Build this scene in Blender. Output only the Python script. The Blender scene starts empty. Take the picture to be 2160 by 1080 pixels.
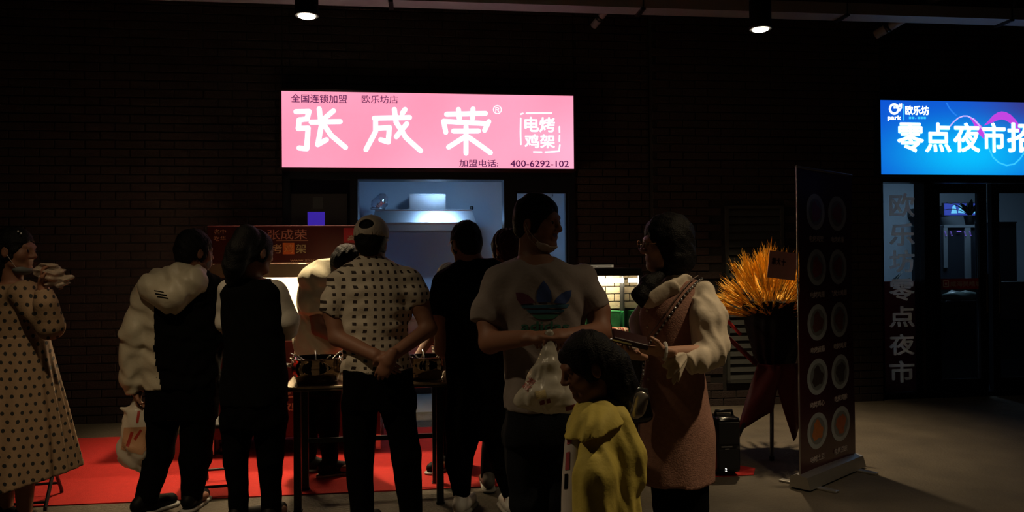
import bpy, bmesh, math, random
import numpy as np
from mathutils import Matrix, Vector
from mathutils.bvhtree import BVHTree

random.seed(7); np.random.seed(7)
SC = bpy.context.scene
COL = SC.collection

# ------------------------------------------------------------------ camera, world, lights, exposure
FPX = 1650.0                      # focal length in pixels of the 2160x1080 frame
CAM_Z = 1.45
cam_d = bpy.data.cameras.new('camera'); cam = bpy.data.objects.new('camera', cam_d)
cam_d.sensor_width = 36.0; cam_d.lens = FPX / 2160 * 36; cam_d.clip_start = .05; cam_d.clip_end = 100
CAM = Matrix.Translation((0, 0, CAM_Z)) @ Matrix.Rotation(math.pi/2 + 12/FPX, 4, 'X') @ Matrix.Rotation(-.0085, 4, 'Z')
cam.matrix_world = CAM; COL.objects.link(cam); SC.camera = cam

world = bpy.data.worlds.new('night'); SC.world = world; world.use_nodes = True
world.node_tree.nodes['Background'].inputs[0].default_value = (.10, .085, .08, 1)
world.node_tree.nodes['Background'].inputs[1].default_value = .02

SC.view_settings.view_transform = 'Standard'; SC.view_settings.look = 'None'
SC.view_settings.exposure = 0.0; SC.view_settings.gamma = 1.0
SC.view_settings.use_curve_mapping = False
DOWNLIGHT_W = 540.0               # the row of ceiling downlights in front of the shops
REAR_W = 185.0                    # an unseen row, added over the walkway to light the people in front
KITCHEN_L = 150.0; CART_L = 230.0; CASE_L = 45.0; LOBBY_L = 16.0   # lamp radiances inside shop, stalls, lobby

# ------------------------------------------------------------------ pixel <-> place helpers
CI = CAM.inverted(); C3 = CAM.to_3x3(); CO = Vector((0, 0, CAM_Z))
def ray(px, py): return C3 @ Vector(((px-1080)/FPX, -(py-540)/FPX, -1))
def P(px, py, Y):
    d = ray(px, py); return CO + d*(Y/d.y)
def G(px, py):
    d = ray(px, py); return CO + d*(-CAM_Z/d.z)
def proj(p):
    q = CI @ Vector(p); return (1080 - FPX*q.x/q.z, 540 + FPX*q.y/q.z)
def Q(px, Y, z):                  # column px, depth Y, height z
    X = (px-1080)*Y/FPX
    for _ in range(3): X += (px - proj((X, Y, z))[0])*Y/FPX
    return Vector((X, Y, z))
PSI = math.atan(.12)
def frame(px, Y, yaw=PSI): 
    p = Q(px, Y, 0); return Matrix.Translation(p) @ Matrix.Rotation(yaw, 4, 'Z')
WALL = Matrix.Translation((0, 7.64, 0)) @ Matrix.Rotation(PSI, 4, 'Z')
def LP(M, yl, px, py):            # local (x, z) on the plane y = yl of frame M
    I = M.inverted(); o = I @ CO; d = I.to_3x3() @ ray(px, py)
    t = (yl - o.y)/d.y; q = o + d*t; return q.x, q.z

# ------------------------------------------------------------------ materials
MATS = {}
def mat(name, c, rough=.6, metal=0, var=.12, scale=18, bump=0, bscale=60, emit=None, es=1, spec=.5, alpha=None, sss=0, coat=0, trans=0):
    if name in MATS: return MATS[name]
    m = bpy.data.materials.new(name); m.use_nodes = True; nt = m.node_tree; N = nt.nodes; L = nt.links
    b = N['Principled BSDF']; MATS[name] = m
    tc = N.new('ShaderNodeTexCoord'); nz = N.new('ShaderNodeTexNoise'); nz.inputs['Scale'].default_value = scale; nz.inputs['Detail'].default_value = 4
    L.new(tc.outputs['Object'], nz.inputs['Vector'])
    mx = N.new('ShaderNodeMix'); mx.data_type = 'RGBA'
    L.new(nz.outputs['Fac'], mx.inputs['Factor'])
    mx.inputs['A'].default_value = (*[max(0, v*(1-var)) for v in c], 1); mx.inputs['B'].default_value = (*[v*(1+var) for v in c], 1)
    L.new(mx.outputs['Result'], b.inputs['Base Color'])
    b.inputs['Roughness'].default_value = rough; b.inputs['Metallic'].default_value = metal
    b.inputs['Specular IOR Level'].default_value = spec; b.inputs['Coat Weight'].default_value = coat
    if bump:
        n2 = N.new('ShaderNodeTexNoise'); n2.inputs['Scale'].default_value = bscale; n2.inputs['Detail'].default_value = 3
        L.new(tc.outputs['Object'], n2.inputs['Vector'])
        bp = N.new('ShaderNodeBump'); bp.inputs['Strength'].default_value = bump; bp.inputs['Distance'].default_value = .01
        L.new(n2.outputs['Fac'], bp.inputs['Height']); L.new(bp.outputs['Normal'], b.inputs['Normal'])
    if emit: b.inputs['Emission Color'].default_value = (*emit, 1); b.inputs['Emission Strength'].default_value = es
    if alpha is not None: b.inputs['Alpha'].default_value = alpha
    if sss: b.inputs['Subsurface Weight'].default_value = sss; b.inputs['Subsurface Scale'].default_value = .01
    if trans: b.inputs['Transmission Weight'].default_value = trans
    return m
def lin(r, g, b): return tuple(((v/255/12.92) if v/255 <= .04045 else ((v/255+.055)/1.055)**2.4) for v in (r, g, b))
def glass(name, tint=(1, 1, 1), refl=.06, rough=.02):
    m = bpy.data.materials.new(name); m.use_nodes = True; N = m.node_tree.nodes; L = m.node_tree.links; N.clear()
    o = N.new('ShaderNodeOutputMaterial'); t = N.new('ShaderNodeBsdfTransparent'); g = N.new('ShaderNodeBsdfGlossy'); x = N.new('ShaderNodeMixShader')
    f = N.new('ShaderNodeFresnel'); f.inputs[0].default_value = 1.45
    t.inputs[0].default_value = (*tint, 1); g.inputs['Roughness'].default_value = rough
    L.new(f.outputs[0], x.inputs[0]); L.new(t.outputs[0], x.inputs[1]); L.new(g.outputs[0], x.inputs[2]); L.new(x.outputs[0], o.inputs[0])
    MATS[name] = m; return m
def lamp_mat(name, c, s): return mat(name, (.8, .8, .8), emit=c, es=s)
def node_color(m, build):         # replace the base colour by a small node graph
    nt = m.node_tree; b = nt.nodes['Principled BSDF']
    for l in list(b.inputs['Base Color'].links): nt.links.remove(l)
    out = build(nt.nodes, nt.links); nt.links.new(out, b.inputs['Base Color'])
def math_n(N, L, op, a, b=None):
    n = N.new('ShaderNodeMath'); n.operation = op
    for i, v in enumerate((a, b)):
        if v is None: continue
        if isinstance(v, (int, float)): n.inputs[i].default_value = v
        else: L.new(v, n.inputs[i])
    return n.outputs[0]
def dots(name, base, dot, px, pz, r, stagger=0.0, jitter=.004, rough=.8, square=False):
    m = mat(name, base, rough, bump=.15, bscale=90)
    def bld(N, L):
        tc = N.new('ShaderNodeTexCoord'); nz = N.new('ShaderNodeTexNoise'); nz.inputs['Scale'].default_value = 9
        L.new(tc.outputs['Object'], nz.inputs['Vector'])
        mp = N.new('ShaderNodeVectorMath'); mp.operation = 'MULTIPLY_ADD'; L.new(nz.outputs['Color'], mp.inputs[0]); mp.inputs[1].default_value = (jitter*6,)*3; L.new(tc.outputs['Object'], mp.inputs[2])
        s = N.new('ShaderNodeSeparateXYZ'); L.new(mp.outputs[0], s.inputs[0])
        zz = math_n(N, L, 'DIVIDE', s.outputs[2], pz); row = math_n(N, L, 'FLOOR', zz)
        off = math_n(N, L, 'MULTIPLY', math_n(N, L, 'MODULO', row, 2), stagger)
        x0 = math_n(N, L, 'ADD', s.outputs[0], math_n(N, L, 'MULTIPLY', s.outputs[1], .85))
        xx = math_n(N, L, 'ADD', math_n(N, L, 'DIVIDE', x0, px), off)
        fx = math_n(N, L, 'MULTIPLY', math_n(N, L, 'SUBTRACT', math_n(N, L, 'FRACT', xx), .5), px)
        fz = math_n(N, L, 'MULTIPLY', math_n(N, L, 'SUBTRACT', math_n(N, L, 'FRACT', zz), .5), pz)
        if square: d = math_n(N, L, 'MAXIMUM', math_n(N, L, 'ABSOLUTE', fx), math_n(N, L, 'ABSOLUTE', fz))
        else: d = math_n(N, L, 'SQRT', math_n(N, L, 'ADD', math_n(N, L, 'MULTIPLY', fx, fx), math_n(N, L, 'MULTIPLY', fz, fz)))
        k = math_n(N, L, 'LESS_THAN', d, r)
        mx = N.new('ShaderNodeMix'); mx.data_type = 'RGBA'; L.new(k, mx.inputs['Factor']); mx.inputs['A'].default_value = (*base, 1); mx.inputs['B'].default_value = (*dot, 1)
        return mx.outputs['Result']
    node_color(m, bld); return m

# ------------------------------------------------------------------ object helpers
ROOT = {}
def root(name, label, cat, M, group=None, kind=None):
    o = bpy.data.objects.new(name, None); COL.objects.link(o); o.empty_display_size = .1
    if isinstance(M, Vector): M = Matrix.Translation(M)
    o.matrix_world = M; ROOT[o] = M.copy(); o['label'] = label
    if cat: o['category'] = cat
    if group: o['group'] = group
    if kind: o['kind'] = kind
    return o
def struct(o, label=None):
    o['kind'] = 'structure'
    if label: o['label'] = label
    return o
def mesh_np(name, v, f, mats, smooth=False, mi=None):
    me = bpy.data.meshes.new(name); v = np.asarray(v, np.float64)
    if isinstance(f, np.ndarray):
        n = len(f); k = f.shape[1]
        me.vertices.add(len(v)); me.vertices.foreach_set('co', v.astype(np.float32).ravel())
        me.loops.add(n*k); me.loops.foreach_set('vertex_index', f.astype(np.int32).ravel())
        me.polygons.add(n); me.polygons.foreach_set('loop_start', np.arange(0, n*k, k, dtype=np.int32))
        me.update(calc_edges=True)
    else:
        me.from_pydata([tuple(p) for p in v], [], f); me.update()
    for m in (mats if isinstance(mats, (list, tuple)) else [mats]): me.materials.append(m)
    if mi is not None: me.polygons.foreach_set('material_index', np.asarray(mi, np.int32))
    if smooth: me.polygons.foreach_set('use_smooth', np.ones(len(me.polygons), bool))
    me.update(); return me
def add(name, v, f, mats, parent=None, smooth=False, mi=None, M=None, label=None):
    """verts v are world coordinates; they are stored relative to the thing's base"""
    v = np.asarray(v, np.float64)
    R = M if M is not None else (ROOT[parent] if parent is not None else Matrix())
    A = np.array(R.inverted()); w = v @ A[:3, :3].T + A[:3, 3]
    me = mesh_np(name, w, f, mats, smooth, mi)
    o = bpy.data.objects.new(name, me); COL.objects.link(o); ROOT[o] = R.copy()
    if parent is not None: o.parent = parent
    else: o.matrix_world = R
    if label: o['label'] = label
    return o
class MB:
    def __init__(s, M=None): s.v = []; s.f = []; s.M = M or Matrix()
    def _p(s, pts): n = len(s.v); s.v += [s.M @ Vector(p) for p in pts]; return n
    def box(s, a, b, bev=0, R=None):
        x0, y0, z0 = a; x1, y1, z1 = b
        if bev:
            bm = bmesh.new(); bmesh.ops.create_cube(bm, size=1)
            for q in bm.verts: q.co = Vector((x0+(x1-x0)*(q.co.x+.5), y0+(y1-y0)*(q.co.y+.5), z0+(z1-z0)*(q.co.z+.5)))
            bmesh.ops.bevel(bm, geom=bm.edges[:], offset=bev, segments=2, affect='EDGES', profile=.5)
            bm.verts.index_update(); n = s._p([(R @ q.co if R else q.co) for q in bm.verts])
            s.f += [[n+q.index for q in f.verts] for f in bm.faces]; bm.free(); return s
        pts = [(x0,y0,z0),(x1,y0,z0),(x1,y1,z0),(x0,y1,z0),(x0,y0,z1),(x1,y0,z1),(x1,y1,z1),(x0,y1,z1)]
        n = s._p([(R @ Vector(p) if R else p) for p in pts])
        s.f += [[n+i for i in q] for q in ((0,3,2,1),(4,5,6,7),(0,1,5,4),(1,2,6,5),(2,3,7,6),(3,0,4,7))]; return s
    def tube(s, path, r, seg=10, close=False, cap=True, rs=None):
        path = [Vector(p) for p in path]; k = len(path); rings = []; up = None
        for i, p in enumerate(path):
            a = path[(i-1) % k] if (close or i > 0) else p; b = path[(i+1) % k] if (close or i < k-1) else p
            t = (b-a).normalized() if (b-a).length > 1e-9 else Vector((0, 0, 1))
            if up is None: up = Vector((0, 0, 1)) if abs(t.z) < .9 else Vector((1, 0, 0))
            x = t.cross(up); x = x.normalized() if x.length > 1e-6 else t.orthogonal().normalized(); y = x.cross(t).normalized(); up = y
            rr = rs[i] if rs else r
            rings.append(s._p([p + x*rr*math.cos(2*math.pi*j/seg) + y*rr*math.sin(2*math.pi*j/seg) for j in range(seg)]))
        for i in range(k if close else k-1):
            a = rings[i]; b = rings[(i+1) % k]
            s.f += [[a+j, a+(j+1) % seg, b+(j+1) % seg, b+j] for j in range(seg)]
        if cap and not close: s.f += [[rings[0]+j for j in range(seg)][::-1], [rings[-1]+j for j in range(seg)]]
        return s
    def lathe(s, prof, c=(0, 0, 0), seg=24, axis='z', cap=True):
        rings = []; c = Vector(c)
        for r, h in prof:
            pts = []
            for j in range(seg):
                a = 2*math.pi*j/seg; q = (r*math.cos(a), r*math.sin(a))
                pts.append(c + (Vector((q[0], q[1], h)) if axis == 'z' else Vector((q[0], -h, q[1]))))
            rings.append(s._p(pts))
        for a, b in zip(rings, rings[1:]): s.f += [[a+j, a+(j+1) % seg, b+(j+1) % seg, b+j] for j in range(seg)]
        if cap: s.f += [[rings[0]+j for j in range(seg)][::-1], [rings[-1]+j for j in range(seg)]]
        return s
    def prism(s, poly, y0, y1):   # polygon in local x, z, pushed from y0 to y1
        k = len(poly); a = s._p([(x, y0, z) for x, z in poly]); b = s._p([(x, y1, z) for x, z in poly])
        s.f += [[a+i for i in range(k)], [b+i for i in range(k)][::-1]] + [[a+i, b+i, b+(i+1) % k, a+(i+1) % k] for i in range(k)]; return s
    def rings(s, rows, cap=True):  # rows of equally many points
        idx = [s._p(r) for r in rows]; k = len(rows[0])
        for a, b in zip(idx, idx[1:]): s.f += [[a+j, a+(j+1) % k, b+(j+1) % k, b+j] for j in range(k)]
        if cap: s.f += [[idx[0]+j for j in range(k)][::-1], [idx[-1]+j for j in range(k)]]
        return s
    def to(s, name, m, parent=None, smooth=False, **kw): return add(name, s.v, s.f, m, parent, smooth, **kw)
def text_mesh(body, bold=0.0, ext=0.0, off=0.0):
    c = bpy.data.curves.new('lettering', 'FONT'); c.body = body; c.offset = off; c.extrude = ext; c.resolution_u = 3
    o = bpy.data.objects.new('lettering', c); COL.objects.link(o); bpy.context.view_layer.update()
    me = o.to_mesh(); v = np.array([q.co[:] for q in me.vertices]); f = [list(q.vertices) for q in me.polygons]
    o.to_mesh_clear(); bpy.data.objects.remove(o); bpy.data.curves.remove(c)
    if bold:                      # heavier weight: the glyph repeated round a small circle
        n = len(v); V = [v]; F = list(f)
        for i in range(8):
            V.append(v + np.array([bold*math.cos(i*math.pi/4), bold*math.sin(i*math.pi/4), 0])); F += [[q+n*(i+1) for q in p] for p in f]
        v = np.concatenate(V); f = F
    return v, f
def text_fit(body, M, yl, x0, z0, x1, z1, m, parent, name='lettering', bold=0.0, t=.002, keep=False, ext=.02, off=0.0):
    """lettering fitted into the local box x0..x1, z0..z1 of frame M, standing t proud of the plane y = yl"""
    v, f = text_mesh(body, bold, ext, off)
    if not len(v): return None
    lo = v.min(0); hi = v.max(0); sx = (x1-x0)/(hi[0]-lo[0]); sz = (z1-z0)/(hi[1]-lo[1])
    if keep: sx = sz = min(sx, sz)
    X = x0 + (v[:, 0]-lo[0])*sx; Z = z0 + (v[:, 1]-lo[1])*sz; Y = yl - t*(.5 + v[:, 2]/.04)
    A = np.array(M); w = np.stack([X, Y, Z], 1) @ A[:3, :3].T + A[:3, 3]
    return add(name, w, f, m, parent)
def text_px(body, M, yl, box, m, parent, **kw):
    a = LP(M, yl, box[0], box[3]); b = LP(M, yl, box[2], box[1]); return text_fit(body, M, yl, a[0], a[1], b[0], b[1], m, parent, **kw)
def stroke(mb, pts, w, yl, t=.003, w2=None):   # a brush stroke: flat ribbon with round ends in local x, z
    pts = [Vector((a, b)) for a, b in pts]; w2 = w2 or w; n = len(pts)
    for i in range(n-1):
        a, b = pts[i], pts[i+1]; d = (b-a); 
        if d.length < 1e-6: continue
        d.normalize(); q = Vector((-d.y, d.x)); ra = w/2+(w2-w)/2*i/(n-1); rb = w/2+(w2-w)/2*(i+1)/(n-1); poly = []
        for k in range(7): an = math.pi*k/6; e = a + (q*math.cos(an) - d*math.sin(an))*ra; poly.append((e.x, e.y))
        for k in range(7): an = math.pi*k/6; e = b + (-q*math.cos(an) + d*math.sin(an))*rb; poly.append((e.x, e.y))
        mb.prism(poly[::-1] if False else poly, yl - t - .0002*i, yl)
def strokes_px(M, yl, strokes, w, m, parent, name, cv=lambda x, y: (x, y), t=.003):
    mb = MB(M)
    for st in strokes: stroke(mb, [LP(M, yl, *cv(*p)) for p in st], w, yl, t)
    return mb.to(name, m, parent)

# ------------------------------------------------------------------ signed-distance modelling for bodies, clothes and cloth
class S:
    def __init__(s, h=.008): s.h = h; s.pr = []; s.post = []
    def _add(s, lo, hi, fn, k, op): s.pr.append((np.array(lo), np.array(hi), fn, k, op)); return s
    def cap(s, a, b, ra, rb=None, k=.02, ax=None, fl=1.0, cut=(0, 0), op='u'):
        a = np.array(a, float); b = np.array(b, float); rb = ra if rb is None else rb; R = max(ra, rb)
        ba = b-a; L = max(np.linalg.norm(ba), 1e-6); u = ba/L
        axv = None if ax is None else np.array(ax, float)/np.linalg.norm(ax)
        def fn(x, y, z):
            X, Y, Z = x-a[0], y-a[1], z-a[2]; h = X*u[0]+Y*u[1]+Z*u[2]; t = np.clip(h/L, 0, 1)
            X, Y, Z = X-t*ba[0], Y-t*ba[1], Z-t*ba[2]
            if axv is not None:
                c = (X*axv[0]+Y*axv[1]+Z*axv[2])*(1/fl-1); X, Y, Z = X+axv[0]*c, Y+axv[1]*c, Z+axv[2]*c
            d = np.sqrt(X*X+Y*Y+Z*Z) - (ra+(rb-ra)*t)
            if cut[0]: d = np.maximum(d, -h)
            if cut[1]: d = np.maximum(d, h-L)
            return d
        return s._add(np.minimum(a, b)-R, np.maximum(a, b)+R, fn, k, op)
    def chain(s, pts, rs, **kw):
        for i in range(len(pts)-1): s.cap(pts[i], pts[i+1], rs[i], rs[i+1], **kw)
        return s
    def ell(s, c, r, R=None, k=.02, op='u'):
        c = np.array(c, float); r = np.array(r, float); A = np.eye(3) if R is None else np.array(R, float); m = max(r); mn = min(r)
        def fn(x, y, z):
            X, Y, Z = x-c[0], y-c[1], z-c[2]
            q = [(X*A[0, i]+Y*A[1, i]+Z*A[2, i])/r[i] for i in range(3)]
            return (np.sqrt(q[0]**2+q[1]**2+q[2]**2)-1)*mn
        return s._add(c-m, c+m, fn, k, op)
    def loft(s, st, k=.02, p=2.3, op='u', pleat=None):
        """st: rows (z, cx, cy, hw, hd), any order; horizontal super-ellipse sections, flat ends"""
        st = np.array(sorted([tuple(r) for r in st])); z = st[:, 0]; n = len(z)
        zz = np.linspace(z[0], z[-1], 60); cols = []
        for c in range(1, 5):
            y = st[:, c]; m = np.gradient(y, z) if n > 2 else np.full(n, (y[-1]-y[0])/(z[-1]-z[0]))
            i = np.clip(np.searchsorted(z, zz)-1, 0, n-2); hh = z[i+1]-z[i]; t = (zz-z[i])/hh
            cols.append((2*t**3-3*t**2+1)*y[i]+(t**3-2*t**2+t)*hh*m[i]+(-2*t**3+3*t**2)*y[i+1]+(t**3-t**2)*hh*m[i+1])
        cx, cy, hw, hd = cols
        def fn(x, y, Z):
            Zf = Z.ravel(); q = [np.interp(Zf, zz, c).reshape(Z.shape) for c in (cx, cy, hw, hd)]
            X = x-q[0]; Y = y-q[1]; a = np.abs(X)/q[2]; b = np.abs(Y)/q[3]
            e = (a**p+b**p)**(1/p)
            if pleat:
                th = np.arctan2(Y/q[3], X/q[2]); w = np.clip((zz[-1]-Zf)/(zz[-1]-zz[0]), 0, 1).reshape(Z.shape)
                e = e - pleat[1]*w*np.sin(pleat[0]*th + 2*np.sin(3*th) + 3*w)/np.minimum(q[2], q[3])
            d = (e-1)*np.minimum(q[2], q[3])
            return np.maximum(d, np.maximum(Z-zz[-1], zz[0]-Z))
        lo = [min(cx-hw), min(cy-hd), z[0]]; hi = [max(cx+hw), max(cy+hd), z[-1]]
        return s._add(np.array(lo)-.03, np.array(hi)+.03, fn, k, op)
    def plane(s, p, n):           # cut away the side n points to
        p = np.array(p, float); n = np.array(n, float)/np.linalg.norm(n)
        s.post.append(('cut', lambda x, y, z: (x-p[0])*n[0]+(y-p[1])*n[1]+(z-p[2])*n[2])); return s
    def wrinkle(s, amp, sc, stretch=(1, 1, .45), seed=0):
        r = np.random.RandomState(seed); A = r.normal(size=(3, 3))*sc*np.array(stretch); B = r.normal(size=(3, 3))*sc*.6; ph = r.uniform(0, 6, 6)
        def fn(x, y, z):
            o = 0
            for i in range(3):
                w = np.sin(x*B[i, 0]+y*B[i, 1]+z*B[i, 2]+ph[i])
                o = o + np.sin(x*A[i, 0]+y*A[i, 1]+z*A[i, 2]+1.8*w+ph[i+3])
            return o*amp/2
        s.post.append(('noise', fn)); return s
    def mesh(s):
        h = s.h; U = [q for q in s.pr if q[4] == 'u']
        lo = np.min([q[0] for q in U], 0)-4*h; hi = np.max([q[1] for q in U], 0)+4*h
        n = np.ceil((hi-lo)/h).astype(int)+1
        ax = [lo[i]+h*np.arange(n[i]) for i in range(3)]; f = np.full(tuple(n), 1.0, np.float32)
        for l, g, fn, k, op in s.pr:
            mg = k+3*h; i0 = np.maximum(((l-mg-lo)/h).astype(int), 0); i1 = np.minimum(((g+mg-lo)/h).astype(int)+2, n)
            if np.any(i1 <= i0): continue
            sl = tuple(slice(i0[i], i1[i]) for i in range(3))
            x = ax[0][sl[0]][:, None, None]; y = ax[1][sl[1]][None, :, None]; z = ax[2][sl[2]][None, None, :]
            d = np.broadcast_to(fn(x, y, z), f[sl].shape).astype(np.float32); a = f[sl]
            if op == 'u':
                hh = np.maximum(k-np.abs(a-d), 0)/max(k, 1e-6); f[sl] = np.minimum(a, d)-hh*hh*k/4
            else:
                d = -d; hh = np.maximum(k-np.abs(a-d), 0)/max(k, 1e-6); f[sl] = np.maximum(a, d)+hh*hh*k/4
        X = ax[0][:, None, None]; Y = ax[1][None, :, None]; Z = ax[2][None, None, :]
        for kind, fn in s.post:
            if kind == 'cut': f = np.maximum(f, fn(X, Y, Z).astype(np.float32))
            else:
                m = np.nonzero(np.abs(f) < .05); f[m] += fn(ax[0][m[0]], ax[1][m[1]], ax[2][m[2]]).astype(np.float32)
        I = f < 0; c = np.zeros(tuple(n-1), np.int8)
        for dx in (0, 1):
            for dy in (0, 1):
                for dz in (0, 1): c += I[dx:n[0]-1+dx, dy:n[1]-1+dy, dz:n[2]-1+dz]
        act = np.nonzero((c > 0) & (c < 8)); nv = len(act[0]); idx = np.full(tuple(n-1), -1, np.int32); idx[act] = np.arange(nv)
        pos = np.zeros((nv, 3)); cnt = np.zeros(nv); A = np.stack(act, 1)
        cor = [(i, j, k) for i in (0, 1) for j in (0, 1) for k in (0, 1)]
        for p in cor:
            for d in range(3):
                if p[d]: continue
                q = list(p); q[d] = 1
                fa = f[act[0]+p[0], act[1]+p[1], act[2]+p[2]]; fb = f[act[0]+q[0], act[1]+q[1], act[2]+q[2]]
                m = (fa < 0) != (fb < 0); t = np.where(m, fa/np.where(m, fa-fb, 1), 0)
                pos += m[:, None]*(np.array(p)+t[:, None]*np.eye(3)[d]); cnt += m
        v = lo + h*(A + pos/cnt[:, None]); F = []
        for d in range(3):
            e, g = (d+1) % 3, (d+2) % 3
            s0 = [slice(None)]*3; s1 = [slice(None)]*3; s0[d] = slice(0, -1); s1[d] = slice(1, None)
            a = I[tuple(s0)]; b = I[tuple(s1)]; w = np.stack(np.nonzero(a != b), 1)
            w = w[(w[:, e] > 0) & (w[:, g] > 0) & (w[:, e] < n[e]-1) & (w[:, g] < n[g]-1)]
            ins = a[tuple(w.T)]; qs = []
            for de, dg in ((-1, -1), (0, -1), (0, 0), (-1, 0)):
                u = w.copy(); u[:, e] += de; u[:, g] += dg; qs.append(idx[tuple(u.T)])
            q = np.stack(qs, 1); q[~ins] = q[~ins][:, ::-1]; F.append(q)
        F = np.concatenate(F); F = F[(F >= 0).all(1)]
        return v, F
    def to(s, name, m, parent, fn=None, label=None):
        v, F = s.mesh(); mi = None
        if fn is not None: mi = fn(v[F].mean(1))
        return add(name, v, F, m, parent, True, mi, label=label)
def bvh(o):
    M = np.array(ROOT[o]); n = len(o.data.vertices); v = np.empty(n*3, np.float32); o.data.vertices.foreach_get('co', v)
    v = v.reshape(-1, 3) @ M[:3, :3].T + M[:3, 3]; return BVHTree.FromPolygons([Vector(p) for p in v], [tuple(q.vertices) for q in o.data.polygons])
def decal_px(polys, tree, m, parent, name, off=.003, cell=6.0):
    """flat print on cloth: pixel polygons laid onto the surface the tree holds"""
    bm = bmesh.new()
    for poly in polys:
        vs = [bm.verts.new((x, y, 0)) for x, y in poly]
        try: bm.faces.new(vs)
        except ValueError: pass
    bmesh.ops.triangulate(bm, faces=bm.faces[:])
    for _ in range(4):
        ed = [e for e in bm.edges if e.calc_length() > cell]
        if not ed: break
        bmesh.ops.subdivide_edges(bm, edges=ed, cuts=1); bmesh.ops.triangulate(bm, faces=bm.faces[:])
    bm.verts.index_update(); v = []; ok = []
    for q in bm.verts:
        d = ray(q.co.x, q.co.y).normalized(); h = tree.ray_cast(CO, d)
        ok.append(h[0] is not None); v.append((h[0]+h[1]*off if h[1].dot(d) < 0 else h[0]-h[1]*off) if h[0] else CO)
    f = [[q.index for q in t.verts] for t in bm.faces if all(ok[q.index] for q in t.verts)]
    bm.free()
    if f: return add(name, [tuple(p) for p in v], f, m, parent)

# ------------------------------------------------------------------ shared materials
m_black = mat('black_paint', (.012, .012, .014), .35)
m_matte = mat('matte_black', (.010, .010, .012), .8)
m_frame = mat('black_aluminium', (.010, .010, .014), .3, .4)
m_steel = mat('brushed_steel', (.55, .56, .58), .28, 1, var=.08, scale=30)
m_silver = mat('silver_aluminium', (.42, .40, .37), .4, .8)
m_brick = mat('dark_brown_brick', (.020, .010, .008), .85, var=.45, scale=9, bump=.5, bscale=70)
m_mortar = mat('dark_mortar', (.008, .006, .005), .95, bump=.3, bscale=90)
m_conc = mat('worn_concrete', (.080, .064, .045), .85, var=.6, scale=3.0, bump=.7, bscale=55)
m_carpet = mat('red_carpet_felt', (.44, .012, .008), .95, var=.2, scale=25, bump=.5, bscale=220)
m_ceil = mat('black_soffit', (.010, .009, .009), .9)
m_clear = glass('clear_glass'); 
m_white = mat('white_print', (.75, .74, .70), .6)
m_redp = mat('red_print', (.055, .0025, .004), .45)

# ------------------------------------------------------------------ the setting
fl = MB(); fl.box((-14, -5, -.2), (14, 12, 0)); floor = struct(fl.to('floor', m_conc), 'worn brown concrete pavement in front of the shops')
ce = MB(WALL); ce.box((-9, -9, 4.35), (10, 4, 4.5)); ceiling = struct(ce.to('ceiling', m_ceil), 'black soffit over the walkway')

UL = LP(WALL, 0, 600, 600)[0]; UR = LP(WALL, 0, 1214, 600)[0]; ZS = LP(WALL, 0, 900, 352)[1]
U2 = LP(WALL, 0, 1849, 600)[0]; U3 = U2 + 3.6; ZS2 = LP(WALL, 0, 2000, 372)[1]
UPL = LP(WALL, 0, 1372, 500)[0]                # brick pier that stands proud right of the shop
PD = .10
wall = MB(WALL)
wall.box((-7.5, 0, 0), (UL, .25, 4.35)); wall.box((UL, 0, ZS), (UR, .25, 4.35)); wall.box((UR, 0, 0), (U2, .25, 4.35))
wall.box((U2, 0, ZS2), (U3+3, .25, 4.35)); wall.box((U3, 0, 0), (U3+3, .25, ZS2)); wall.box((UPL, -PD, 0), (U2, 0, 4.35))
wall_back = struct(wall.to('wall_back', m_mortar, M=WALL), 'dark brown brick wall behind the stalls and shops')
BL, BH, JT = .262, .079, .010
bmesh_b = None
def brick_mesh():
    mb = MB(); b = .003; w = BL-JT; h = BH-JT; t = .014
    mb.rings([[(0, 0, 0), (w, 0, 0), (w, 0, h), (0, 0, h)], [(0, -t+b, 0), (w, -t+b, 0), (w, -t+b, h), (0, -t+b, h)], [(b, -t, b), (w-b, -t, b), (w-b, -t, h-b), (b, -t, h-b)]])
    return mb
bb = brick_mesh(); brick_data = mesh_np('brick', bb.v, bb.f, m_brick)
LVU = [LP(WALL, -PD, 1530, 620)[0], LP(WALL, -PD, 1652, 620)[0]]; LVZ = [LP(WALL, -PD, 1590, 806)[1], LP(WALL, -PD, 1590, 434)[1]]
spots = []
def lay(u0, u1, z0, z1, y):
    k = int(math.ceil(z0/BH - 1e-6))
    while (k+1)*BH <= z1+.02:
        u = math.floor(u0/BL)*BL + (BL/2 if k % 2 else 0)
        while u < u1:
            a = max(u, u0); b = min(u+BL, u1)
            if b-a > .05 and not (y < -.01 and b > LVU[0] and a < LVU[1] and (k+1)*BH > LVZ[0] and k*BH < LVZ[1]): spots.append((a, b-a, k*BH, y))
            u += BL
        k += 1
lay(-7.5, UL, 0, 4.35, 0); lay(UL, UR, ZS, 4.35, 0); lay(UR, UPL, 0, 4.35, 0); lay(UPL, U2, 0, 4.35, -PD); lay(U2, U3+3, ZS2, 4.35, 0)
def bscore(s):
    p = WALL @ Vector((s[0]+s[1]/2, s[3], s[2])); x, y = proj(p)
    if not (1214 < x < 1850 and 335 < y < 870): return 1e9
    return abs(x-1460) + .7*abs(y-480)
spots.sort(key=bscore); rest = MB(WALL)
for i, (u, w, z, y) in enumerate(spots):
    j = random.uniform(-.003, .003); sx = (w-JT)/(BL-JT)
    if i < 290:
        o = bpy.data.objects.new('brick', brick_data); COL.objects.link(o); o.parent = wall_back; o.location = (u, y+j, z); o.scale = (sx, 1, 1)
    else:
        n = len(rest.v); rest.v += [WALL @ Vector((u+p.x*sx, y+j+p.y, z+p.z)) for p in bb.v]; rest.f += [[n+q for q in f] for f in bb.f]
ro = rest.to('brickwork', m_brick, wall_back); ro['kind'] = 'stuff'

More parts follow.
